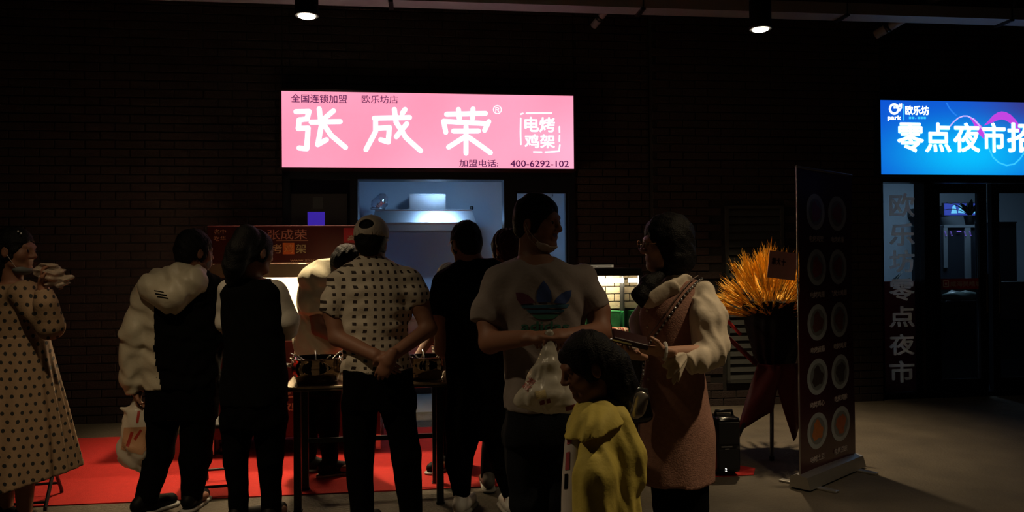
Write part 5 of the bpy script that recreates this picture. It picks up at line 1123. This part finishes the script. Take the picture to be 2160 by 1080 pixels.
V_ = S(.006); V_.ell(Hd.w(0, .13, .03), (.07, .075, .010), R_, 0); V_.to('visor', MATS['white_cap_cotton'], cp_); mb = MB(); c = Hd.w(0, -.012, .147); mb.lathe([(.008, -.003), (.008, .002), (.003, .006)], c, 10); mb.to('button', MATS['white_cap_cotton'], cp_, True)

# ---- 6: short person behind the table
Y = 5.5; t = pers('short person in a striped top leaning over the table beside the black T-shirt', 955, Y); B = S(.008)
Hd = Head(Y, 946, 592, -140, -15, sc=.95); Hd.body(B); Hd.neck(B, P(960, 640, Y), .05)
tr_ = [(625, 935, 990, .08), (645, 915, 1005, .11), (700, 910, 1008, .12), (780, 916, 1004, .12)]
m_str_ = mat('striped_knit', (.4, .36, .3), .85)
def stripes(N, L):
    tc = N.new('ShaderNodeTexCoord'); s = N.new('ShaderNodeSeparateXYZ'); L.new(tc.outputs['Object'], s.inputs[0]); f = math_n(N, L, 'FRACT', math_n(N, L, 'DIVIDE', s.outputs[2], .022)); k = math_n(N, L, 'GREATER_THAN', f, .5)
    mx = N.new('ShaderNodeMix'); mx.data_type = 'RGBA'; L.new(k, mx.inputs['Factor']); mx.inputs['A'].default_value = (.02, .02, .02, 1); mx.inputs['B'].default_value = (.42, .38, .32, 1); return mx.outputs['Result']
node_color(m_str_, stripes)
B.loft(rows(Y, tr_, .86)); T = S(.009); T.loft(rows(Y, tr_), k=.02); chn(T, Y, [(922, 656, 20), (918, 700, 17, -.08), (916, 725, 14, -.12)], cut=1); chn(T, Y, [(998, 656, 20), (1005, 720, 16, -.08)], cut=1); T.to('striped_top', m_str_, t)
chn(B, Y, [(918, 700, 11, -.08), (908, 712, 11, -.14), (884, 748, 9, -.24)]); hand(B, P(884, 748, Y-.24), (-.6, -.5, -.5), (0, 0, -1), 1, .7, .9); chn(B, Y, [(1005, 720, 11, -.08), (990, 750, 9, -.2)]); hand(B, P(990, 750, Y-.2), (-.3, -.8, -.2), (0, 0, -1), -1, .7, .9)
lower(t, Y, [(770, 916, 1004, .12), (820, 918, 1002, .12), (850, 922, 998, .11)], [((944, 840, 24), (944, 910, 19), (944, 0, .05)), ((978, 840, 24), (980, 910, 19), (982, 0, .05))], m_trouser, B, toe=-20)
B.to('body', m_skin, t); Hd.eyes(t); Hd.hair(t, m_hair, low=-.08)

# ---- 7: black T-shirt, white sneakers
Y = 4.5; t = pers('person in a black T-shirt and white sneakers seen from behind', 1010, Y); B = S(.007)
Hd = Head(Y, 982, 513, -148, -10, sc=.98); Hd.body(B); Hd.neck(B, P(1002, 575, Y), .06)
tr_ = [(546, 966, 1042, .08), (560, 945, 1066, .10), (590, 930, 1086, .12), (650, 930, 1088, .13), (740, 940, 1084, .13), (872, 940, 1090, .135)]
B.loft(rows(Y, tr_, .86)); T = S(.008); T.loft(rows(Y, tr_), k=.02); chn(T, Y, [(944, 600, 32), (934, 640, 29, -.02), (932, 664, 27, -.02)], k=.03, cut=1); chn(T, Y, [(1074, 600, 32), (1086, 640, 28), (1090, 664, 26)], k=.03, cut=1); T.wrinkle(.006, 24, seed=31); T.to('t_shirt', m_blackcloth, t)
chn(B, Y, [(938, 620, 20), (931, 665, 19, -.02), (934, 735, 17, .0), (962, 762, 12, .24)]); hand(B, P(962, 762, Y+.24), (.2, .9, .1), (.6, 0, -.6), 1, .7); chn(B, Y, [(1082, 620, 20), (1092, 670, 19), (1092, 735, 16, .02), (1060, 755, 12, .25)]); hand(B, P(1060, 755, Y+.25), (-.3, .9, .1), (0, 0, -1), -1, .7)
lower(t, Y, [(850, 940, 1090, .135), (890, 940, 1090, .135), (920, 946, 1086, .12)], [((978, 900, 37), (968, 975, 29), (974, .0, .050)), ((1052, 900, 37), (1064, 975, 28), (1079, -.02, .050))], m_trouser, B, shoem=m_whiteshoe, toe=180, cuff=.11)
B.to('body', m_skin, t); Hd.eyes(t); Hd.hair(t, m_hair, low=-.085)
mb = MB(); mb.tube([Hd.w(-.086, -.012, .018), Hd.w(-.080, .05, .012), Hd.w(-.062, .105, .006)], .002, 5); mb.to('glasses_temple', m_steel, t)

# ---- 8: dyed red hair, behind
Y = 5.0; t = pers('person with short reddish hair standing behind the print T-shirt', 1068, Y); B = S(.008)
Hd = Head(Y, 1068, 528, -140, -6, sc=.98); Hd.body(B); Hd.neck(B, P(1074, 585, Y), .052)
tr_ = [(572, 1050, 1100, .08), (590, 1028, 1122, .11), (650, 1020, 1128, .12), (760, 1026, 1122, .12), (860, 1022, 1126, .13)]
B.loft(rows(Y, tr_, .86)); T = S(.009); T.loft(rows(Y, tr_), k=.02); chn(T, Y, [(1036, 606, 26), (1024, 690, 20)], cut=1); chn(T, Y, [(1114, 606, 26), (1130, 690, 20)], cut=1); T.to('dark_top', mat('dark_plum_cloth', (.02, .012, .015), .9), t)
chn(B, Y, [(1036, 610, 15), (1024, 695, 13), (1040, 740, 9, .2)]); hand(B, P(1040, 740, Y+.2), (0, .9, .1), (.5, 0, -.6), 1, .7); chn(B, Y, [(1114, 610, 15), (1130, 695, 13), (1110, 740, 9, .2)]); hand(B, P(1110, 740, Y+.2), (0, .9, .1), (-.5, 0, -.6), -1, .7)
lower(t, Y, [(845, 1022, 1126, .13), (880, 1024, 1124, .13), (900, 1028, 1120, .12)], [((1048, 890, 27), (1036, 950, 21), (1030, -.02, .048)), ((1100, 890, 27), (1104, 950, 21), (1110, .02, .048))], m_jean, B, shoem=mat('grey_shoe', (.16, .15, .14), .6), toe=-160)
B.to('body', m_skin, t); Hd.eyes(t); Hd.hair(t, m_redhair, low=-.10, grow=.010, amp=.005)
mb = MB(); c = Hd.w(-.088, -.004, -.045); mb.lathe([(.0001, -.006), (.006, 0), (.0001, .006)], c, 10); mb.to('earring', m_steel, t, True)

# ---- 9: grey T-shirt with leaf print, mask under the chin
Y = 3.5; t = pers('tall person in a grey T-shirt with blue leaf print, mask under the chin', 1143, Y); B = S(.006)
Hd = Head(Y, 1136, 470, 58, -3, sc=1.0); Hd.body(B); Hd.neck(B, P(1124, 566, Y), .060)
tr_ = [(538, 1096, 1164, .075), (552, 1070, 1190, .10), (570, 1044, 1224, .12), (610, 1036, 1242, .14), (670, 1056, 1232, .145), (740, 1064, 1226, .15), (860, 1064, 1222, .15)]
B.loft(rows(Y, tr_, .86)); T = S(.008); T.loft(rows(Y, tr_), k=.02); chn(T, Y, [(1056, 600, 40), (1034, 652, 33, -.02), (1029, 678, 33, -.03)], k=.05, cut=1); chn(T, Y, [(1226, 594, 37), (1250, 630, 29, -.02), (1260, 652, 28, -.03)], k=.03, cut=1)
T.ell(P(1132, 540, Y-.05), (.075, .12, .040), None, .01, 'd'); T.wrinkle(.0045, 26, (1, 1, .8), 44); ts = T.to('t_shirt', mat('grey_cotton', (.24, .20, .185), .9, bump=.15), t); tre = bvh(ts)
chn(B, Y, [(1050, 620, 27), (1031, 675, 25, -.03), (1034, 722, 23, -.08), (1118, 712, 16, -.33)]); chn(B, Y, [(1240, 620, 26), (1261, 655, 25, -.03), (1268, 700, 22, -.08), (1196, 708, 15, -.34)])
hand(B, P(1122, 712, Y-.34), (.9, -.25, .05), (.1, .3, -.9), 1, .85); hand(B, P(1194, 706, Y-.35), (-.9, -.2, .0), (0, .3, -.9), -1, .85)
lower(t, Y, [(850, 1066, 1222, .145), (890, 1066, 1222, .145), (930, 1068, 1220, .135)], [((1106, 915, 46), (1112, 1060, 36), (1116, .0, .062)), ((1182, 915, 46), (1184, 1060, 36), (1188, .05, .062))], m_jean, B, shoem=m_blackshoe, toe=0)
B.to('body', m_skin, t); Hd.eyes(t); Hd.hair(t, m_hair, low=-.075, grow=.002)
lf = lambda cx0, cy0, pts: [(cx0+x, cy0+y) for x, y in pts]
m_lb = mat('blue_leaf_print', (.02, .045, .17), .8); m_lr = mat('purple_leaf_print', (.10, .02, .05), .8); m_lg = mat('green_leaf_print', (.03, .14, .10), .8); m_lt = mat('teal_leaf_print', (.02, .09, .15), .8)
decal_px([[(1146, 592), (1155, 602), (1162, 615), (1164, 628), (1162, 638), (1133, 638), (1131, 628), (1133, 614), (1139, 602)]], tre, m_lb, t, 'leaf_print', cell=5)
decal_px([[(1088, 617), (1100, 617), (1113, 622), (1123, 630), (1129, 639), (1098, 642), (1091, 632)]], tre, m_lr, t, 'leaf_print', cell=5); decal_px([[(1205, 612), (1204, 624), (1200, 634), (1192, 641), (1168, 639), (1174, 628), (1184, 619), (1194, 614)]], tre, m_lb, t, 'leaf_print', cell=5)
decal_px([[(1098, 644), (1201, 642), (1196, 649), (1104, 650)]], tre, m_lt, t, 'stripe_print', cell=5); decal_px([[(1110, 654), (1192, 653), (1185, 659), (1116, 660)]], tre, m_lt, t, 'stripe_print', cell=5); decal_px([[(1120, 664), (1181, 663), (1168, 672), (1152, 674), (1152, 666), (1142, 666), (1142, 674), (1130, 671)]], tre, m_lg, t, 'stripe_print', cell=5)
v, f = text_mesh('adidas', .02); lo = v.min(0); hi = v.max(0); pv = [(1100+(p[0]-lo[0])/(hi[0]-lo[0])*100, 698-(p[1]-lo[1])/(hi[1]-lo[1])*20) for p in v]
decal_px([[pv[i] for i in q] for q in f], tre, m_lg, t, 'chest_lettering', cell=6)
M_ = S(.005); M_.ell(Hd.w(0, .034, -.080), (.066, .068, .054), np.array(Hd.R), 0); M_.plane(Hd.w(0, .05, -.088), Hd.R @ Vector((0, .35, .94))); M_.plane(Hd.w(0, -.01, -.09), Hd.R @ Vector((0, -1, .2))); M_.wrinkle(.002, 90, (1, 1, 1), 2); M_.to('face_mask', m_mask, t)
for sg in (-1, 1):
    mb = MB(); mb.tube([Hd.w(sg*.088, -.015, -.005), Hd.w(sg*.082, .005, -.045), Hd.w(sg*.062, .045, -.09)], .0016, 5); mb.tube([Hd.w(sg*.088, -.018, -.02), Hd.w(sg*.080, .0, -.07), Hd.w(sg*.05, .04, -.115)], .0016, 5); mb.to('mask_loop', m_mask, t)
g = root('carrier_bag', 'white plastic carrier bag with red print held in front of the grey T-shirt', 'bag', P(1155, 872, Y-.38)); Yb = Y-.38
s = S(.006); s.loft(rows(Yb, [(716, 1152, 1172, .018), (745, 1138, 1177, .035), (785, 1116, 1188, .06), (815, 1098, 1206, .08), (840, 1088, 1220, .085), (856, 1094, 1222, .08), (868, 1130, 1218, .05), (874, 1165, 1212, .03)]), p=2, pleat=(9, .006)); chn(s, Yb, [(1160, 700, 7), (1162, 722, 10)], k=.02); s.wrinkle(.009, 36, (1, 1, .45), 9); bo = s.to('bag_film', m_bag, g); tre = bvh(bo); m_rb = mat('dark_red_bag_print', (.16, .012, .02), .4)
v, f = text_mesh('CQ', .03); lo = v.min(0); hi = v.max(0)
def bagtext(s_, x0, y0, w_, h_, rot, mm):
    v, f = text_mesh(s_, .02); lo = v.min(0); hi = v.max(0); c, sn = math.cos(rot), math.sin(rot); pv = []
    for p in v: a = (p[0]-lo[0])/(hi[0]-lo[0])*w_; b = -(p[1]-lo[1])/(hi[1]-lo[1])*h_; pv.append((x0+a*c-b*sn, y0+a*sn+b*c))
    decal_px([[pv[i] for i in q] for q in f], tre, mm, g, 'bag_print', .003, 5)
bagtext('欢迎', 1112, 786, 20, 11, -1.0, m_rb); bagtext('美味', 1114, 828, 30, 17, -.9, mat('pink_bag_print', (.30, .07, .06), .4))
decal_px([[(1138, 846), (1148, 842), (1150, 852), (1140, 854)]], tre, m_rb, g, 'bag_print', .003); decal_px([[(1152, 842), (1160, 840), (1162, 849), (1153, 851)]], tre, m_rb, g, 'bag_print', .003); decal_px([[(1128, 826), (1150, 822), (1153, 838), (1132, 842)]], tre, mat('yellow_bag_print', (.5, .40, .2), .4), g, 'bag_print', .002); decal_px([[(1192, 858), (1212, 852), (1214, 862), (1194, 866)]], tre, m_rb, g, 'bag_print', .003)

# ---- 10: pinafore dress and white blouse, right
Y = 3.5; t = pers('person in a pink tweed pinafore and white puff-sleeved blouse looking left', 1430, Y); B = S(.006)
Hd = Head(Y, 1402, 515, -80, -2, sc=.97); Hd.body(B); Hd.neck(B, P(1424, 590, Y), .048)
dr = [(592, 1402, 1470, .075), (612, 1366, 1490, .10), (650, 1350, 1494, .125), (700, 1352, 1486, .125), (750, 1362, 1480, .12), (820, 1356, 1490, .135), (900, 1348, 1506, .15), (1013, 1343, 1507, .16)]
B.loft(rows(Y, dr, .85)); m_tw = mat('pink_tweed', (.30, .150, .110), .9, var=.30, scale=60, bump=.3, bscale=160)
D = S(.008); D.loft(rows(Y, dr), k=.01, p=2.1); D.wrinkle(.004, 16, seed=51); dro = D.to('pinafore_dress', m_tw, t); tre = bvh(dro)
m_bl = mat('ivory_blouse', (.60, .51, .40), .7, var=.05, bump=.15, bscale=50)
W_ = S(.007); chn(W_, Y, [(1482, 618, 26, -.06), (1491, 670, 37, -.12), (1498, 722, 34, -.14)], k=.04); chn(W_, Y, [(1498, 722, 34, -.14), (1497, 745, 30, -.16), (1468, 760, 24, -.22), (1444, 750, 13, -.26)], k=.04); W_.wrinkle(.0055, 60, (1, 1, .45), 14); W_.to('puff_sleeve', m_bl, t)
cu = MB(); a = P(1447, 750, Y-.26); b = P(1416, 764, Y-.30); d_ = (b-a).normalized(); u_ = Vector((0, 1, .15)); u_ = (u_-d_*u_.dot(d_)).normalized(); w_ = d_.cross(u_); rr_ = []
for th in (0, .004):
    seq = []
    for i in range(9):
        q_ = i/8; row = []
        for k in range(54):
            an = 2*math.pi*k/54; r_ = (.019+.052*q_**.8-th)*(1+.16*q_*math.sin(9*an)+.05*q_*math.sin(17*an+1)); row.append(a+d_*(.085*q_*(1+.10*math.sin(9*an+1)))+u_*r_*.62*math.cos(an)+w_*r_*math.sin(an)+Vector((0, 0, -.012*q_*q_)))
        seq.append(row)
    rr_.append(seq)
cu.rings(rr_[0] + rr_[1][::-1], cap=False); cu.to('ruffled_cuff', m_bl, t, True)
W_ = S(.007); chn(W_, Y, [(1380, 624, 22, .08), (1356, 680, 26, .14), (1352, 730, 22, .02), (1342, 745, 14, -.16)], k=.03, cut=1); W_.to('far_sleeve', m_bl, t)
W_ = S(.006); W_.loft(rows(Y, [(570, 1406, 1446, .052), (590, 1396, 1456, .062), (606, 1376, 1476, .085)], 1.03), k=.01); chn(W_, Y, [(1448, 590, 14, -.05), (1414, 612, 21, -.098), (1372, 634, 19, -.112)], k=.02, ax=(.1, 1, .45), fl=.3); chn(W_, Y, [(1380, 610, 16, .0), (1362, 632, 18, -.03)], k=.03, ax=(.8, .6, .3), fl=.55); W_.wrinkle(.003, 40, seed=3); W_.to('collar', m_bl, t)
chn(B, Y, [(1482, 620, 17, -.06), (1500, 740, 15, -.15), (1404, 742, 11, -.32)]); hand(B, P(1404, 742, Y-.32), (-1, -.05, .12), (.15, .5, .85), -1, .55, .95); chn(B, Y, [(1380, 626, 15, .08), (1354, 730, 13, .02), (1346, 748, 10, -.2)]); hand(B, P(1350, 752, Y-.24), (-.6, -.5, .2), (.2, .4, .9), 1, .6, .9)
for ax_, kx, dy in ((1412, 1412, .04), (1450, 1458, -.04)):
    B.cap(P(kx-2, 960, Y+dy), P(kx, 1060, Y+dy), .085, .060, .02); B.chain([P(kx, 1060, Y+dy), Q(ax_, Y+dy, .33), Q(ax_, Y+dy, .07)], [.060, .055, .036]); B.cap(Q(ax_, Y+dy, .06), Q(ax_-50, Y+dy, .045), .032, .025); shoe(t, Q(ax_, Y+dy, 0), -90, m_blackshoe, .24)
B.to('body', mat('fair_skin', (.46, .25, .17), .55, var=.08, scale=20), t); Hd.eyes(t)
Tg = S(.008); chn(Tg, Y, [(1408, 960, 42, .04), (1412, 1070, 34, .04)]); chn(Tg, Y, [(1452, 960, 44, -.04), (1458, 1070, 36, -.04)])
for ax_, kx, dy in ((1412, 1412, .04), (1450, 1458, -.04)): Tg.chain([P(kx, 1070, Y+dy), Q(ax_, Y+dy, .33), Q(ax_, Y+dy, .09)], [.070, .062, .044], k=.02)
Tg.to('black_tights', m_trouser, t)
def longhair(H):
    chn(H, Y, [(1414, 500, 50), (1424, 545, 40), (1430, 584, 20)], k=.03); chn(H, Y, [(1398, 578, 10, -.05), (1368, 598, 17, -.09), (1351, 622, 16, -.11), (1354, 646, 5, -.11)], k=.02)
Hd.hair(t, m_hair, .012, -.12, longhair, grow=.004)
mb = MB()
for sg in (-1, 1):
    c = Hd.w(sg*.033, .112, .002); xa = Hd.R @ Vector((1, 0, 0)); za = Hd.R @ Vector((0, 0, 1)); mb.tube([c+xa*.023*math.cos(i*.524)+za*.021*math.sin(i*.524) for i in range(12)], .0014, 5, close=True); mb.tube([Hd.w(sg*.056, .110, .004), Hd.w(sg*.078, .03, .008), Hd.w(sg*.082, -.01, .004)], .0013, 5)
mb.tube([Hd.w(-.011, .113, .004), Hd.w(.011, .113, .004)], .0013, 5); mb.to('glasses', mat('gold_wire', (.5, .35, .22), .25, 1), t)
mb = MB(); c = P(1402, 741, Y-.325); mb.tube([c+Vector((.003*math.sin(i*.524), .034*math.cos(i*.524), .034*math.sin(i*.524))) for i in range(12)], .007, 6, close=True); mb.to('bracelet', mat('white_band', (.6, .58, .55), .3), t)
for py in (655, 690, 725, 760, 800, 850):
    mb = MB(); h_ = tre.ray_cast(CO, ray(1366+(py-655)*.02, py).normalized()); mb.lathe([(.001, -.006), (.006, -.003), (.006, .003), (.001, .006)], h_[0]+h_[1]*.003 if h_[0] else P(1366, py, Y-.12), 8); mb.to('button', mat('pearl_button', (.5, .4, .3), .3), t, True)
# chain strap over the shoulder and purse
g = root('shoulder_purse', 'small black and silver purse on a beaded chain strap worn over the tweed pinafore', 'purse', P(1340, 890, Y-.17))
path = []
for px, py in ((1480, 588), (1466, 598), (1448, 618), (1430, 642), (1412, 668), (1394, 694), (1378, 716), (1364, 750), (1356, 790), (1352, 826)):
    h_ = tre.ray_cast(CO, ray(px, py).normalized()); path.append((h_[0]+h_[1]*.012) if h_[0] and h_[0].y < Y+.05 else P(px, py, Y-.10 if py > 600 else Y-.06))
mb = MB(); mb.tube(path, .0045, 6); mb.to('strap', m_black, g)
mb = MB()
for a, b in zip(path, path[1:]):
    n_ = max(2, int((b-a).length/.018))
    for i in range(n_): c = a+(b-a)*(i/n_); mb.lathe([(.0005, -.0065), (.0055, -.003), (.0055, .003), (.0005, .0065)], c+Vector((0, -.004, 0)), 8)
mb.to('bead_chain', m_steel, g, True)
mb = MB(); mb.tube([p+Vector((-.016, 0, .014)) for p in path[:7]], .003, 6); mb.to('chain_cord', mat('cord_brown', (.12, .07, .05), .5), g)
s = S(.006); Yp = Y-.17; s.loft(rows(Yp, [(818, 1328, 1366, .025), (835, 1316, 1372, .04), (860, 1310, 1374, .045), (885, 1312, 1372, .04), (890, 1316, 1368, .03)]), p=2.5); s.wrinkle(.003, 45, (1, 1, 1), 4); s.to('purse_body', mat('black_patent', (.02, .02, .022), .12), g)
s = S(.005); chn(s, Yp, [(1352, 842, 17, -.035), (1344, 872, 17, -.04)], k=.01, ax=(0, 1, 0), fl=.35); s.to('silver_flap', mat('silver_leather', (.55, .50, .44), .22, .8), g)
g = root('dark_wallet', 'dark folded wallet held in the hands of the person in the pinafore', 'wallet', P(1325, 725, Y-.40))
mb = MB(Matrix.Translation(P(1330, 716, Y-.36)) @ Matrix.Rotation(.25, 4, 'Y') @ Matrix.Rotation(.3, 4, 'X')); mb.box((-.075, -.05, -.012), (.07, .05, .012), .006); mb.to('cover', mat('dark_red_leather', (.03, .008, .010), .4), g); mb = MB(Matrix.Translation(P(1330, 716, Y-.36)) @ Matrix.Rotation(.25, 4, 'Y') @ Matrix.Rotation(.3, 4, 'X')); mb.box((-.077, -.052, -.003), (.0, .052, .003)); mb.to('zip_edge', m_steel, g)

# ---- 11: child in a yellow jacket
Y = 2.6; t = pers('child with a pony tail in a yellow jacket looking down to the left', 1262, Y); B = S(.005)
Hd = Head(Y, 1236, 772, -76, -20, sc=.84); Hd.body(B); Hd.neck(B, P(1252, 862, Y), .046)
tr_ = [(842, 1226, 1292, .045), (860, 1212, 1312, .07), (890, 1206, 1326, .09), (950, 1204, 1334, .11), (1050, 1204, 1346, .12), (1200, 1200, 1360, .13)]
B.loft(rows(Y, tr_, .84)); m_yel = mat('yellow_jacket_cloth', (.64, .51, .10), .75, var=.08, bump=.15, bscale=60)
T = S(.007); T.loft(rows(Y, tr_), k=.02, pleat=(13, .010)); chn(T, Y, [(1298, 890, 32, -.02), (1322, 960, 36, -.03), (1333, 1006, 30, -.03)], k=.03); chn(T, Y, [(1258, 918, 30, -.07), (1256, 1000, 43, -.12), (1248, 1120, 44, -.13)], k=.03); chn(T, Y, [(1236, 890, 28, .10), (1220, 1000, 32, .13)], k=.03)
T.wrinkle(.0055, 46, (1, 1, .10), 62); T.to('jacket', m_yel, t)
C_ = S(.005); C_.loft(rows(Y, [(838, 1232, 1286, .05), (852, 1218, 1300, .085), (872, 1206, 1312, .125), (895, 1196, 1320, .15), (930, 1184, 1330, .165)]), k=.01, p=2, pleat=(9, .008)); _a, _b = P(1196, 918, Y), P(1312, 884, Y); _t = (_b-_a).normalized(); C_.plane(_a, (_t.z, 0, -_t.x)); C_.wrinkle(.0025, 50, (1, 1, .3), 7); C_.to('hood_collar', m_yel, t)
U_ = S(.006); U_.loft(rows(Y, [(862, 1212, 1250, .05), (900, 1198, 1240, .075), (980, 1188, 1240, .085), (1066, 1184, 1240, .09), (1110, 1184, 1240, .09)]), k=0); uo = U_.to('shirt', mat('white_tee', (.50, .45, .42), .85), t); tre = bvh(uo); m_pp = mat('pink_shirt_print', (.35, .05, .07), .8)
decal_px([[(1199, 912), (1208, 910), (1206, 935), (1197, 938)]], tre, m_pp, t, 'shirt_print', .002); decal_px([[(1195, 955), (1203, 952), (1202, 990), (1193, 992)]], tre, m_pp, t, 'shirt_print', .002); decal_px([[(1192, 1000), (1199, 999), (1198, 1030), (1191, 1032)]], tre, m_blackcloth, t, 'shirt_print', .002)
chn(B, Y, [(1296, 892, 16, -.01), (1320, 960, 16, -.03), (1333, 1018, 13, -.03)]); hand(B, P(1334, 1016, Y-.03), (.1, 0, -1), (-1, 0, 0), 1, .4, .75); chn(B, Y, [(1258, 916, 16, -.06), (1256, 1000, 16, -.12), (1248, 1130, 13, -.13)]); hand(B, P(1248, 1128, Y-.13), (0, 0, -1), (1, 0, 0), 1, .4, .75); chn(B, Y, [(1236, 890, 16, .1), (1220, 1000, 14, .13)])
T = S(.009)
for px_, dy in ((1250, -.05), (1310, .05)):
    A_ = Q(px_, Y+dy, .05); H_ = P(px_, 1190, Y+dy); T.cap(H_, A_, .075, .05, .02, cut=(0, 1)); B.cap(H_, A_, .05, .03, .02); B.cap(Q(px_, Y+dy, .05), Q(px_-40, Y+dy, .04), .028, .022); shoe(t, Q(px_, Y+dy, 0), -85, m_whiteshoe, .20)
T.to('trousers', m_jean, t); B.to('body', m_skin, t); Hd.eyes(t)
def pony(H): chn(H, Y, [(1272, 742, 22, .0), (1296, 764, 30, .02), (1308, 808, 32, .02), (1304, 850, 18, .01)], k=.03)
Hd.hair(t, m_hair, -.008, -.075, pony, h=.005, grow=.006)
mb = MB(); c = P(1276, 744, Y); mb.tube([c+Vector((.018*math.sin(i*.6), .024*math.cos(i*.6), .022*math.sin(i*.6))) for i in range(11)], .007, 6, close=True); mb.to('hair_tie', mat('grey_hair_tie', (.25, .22, .22), .6), t)
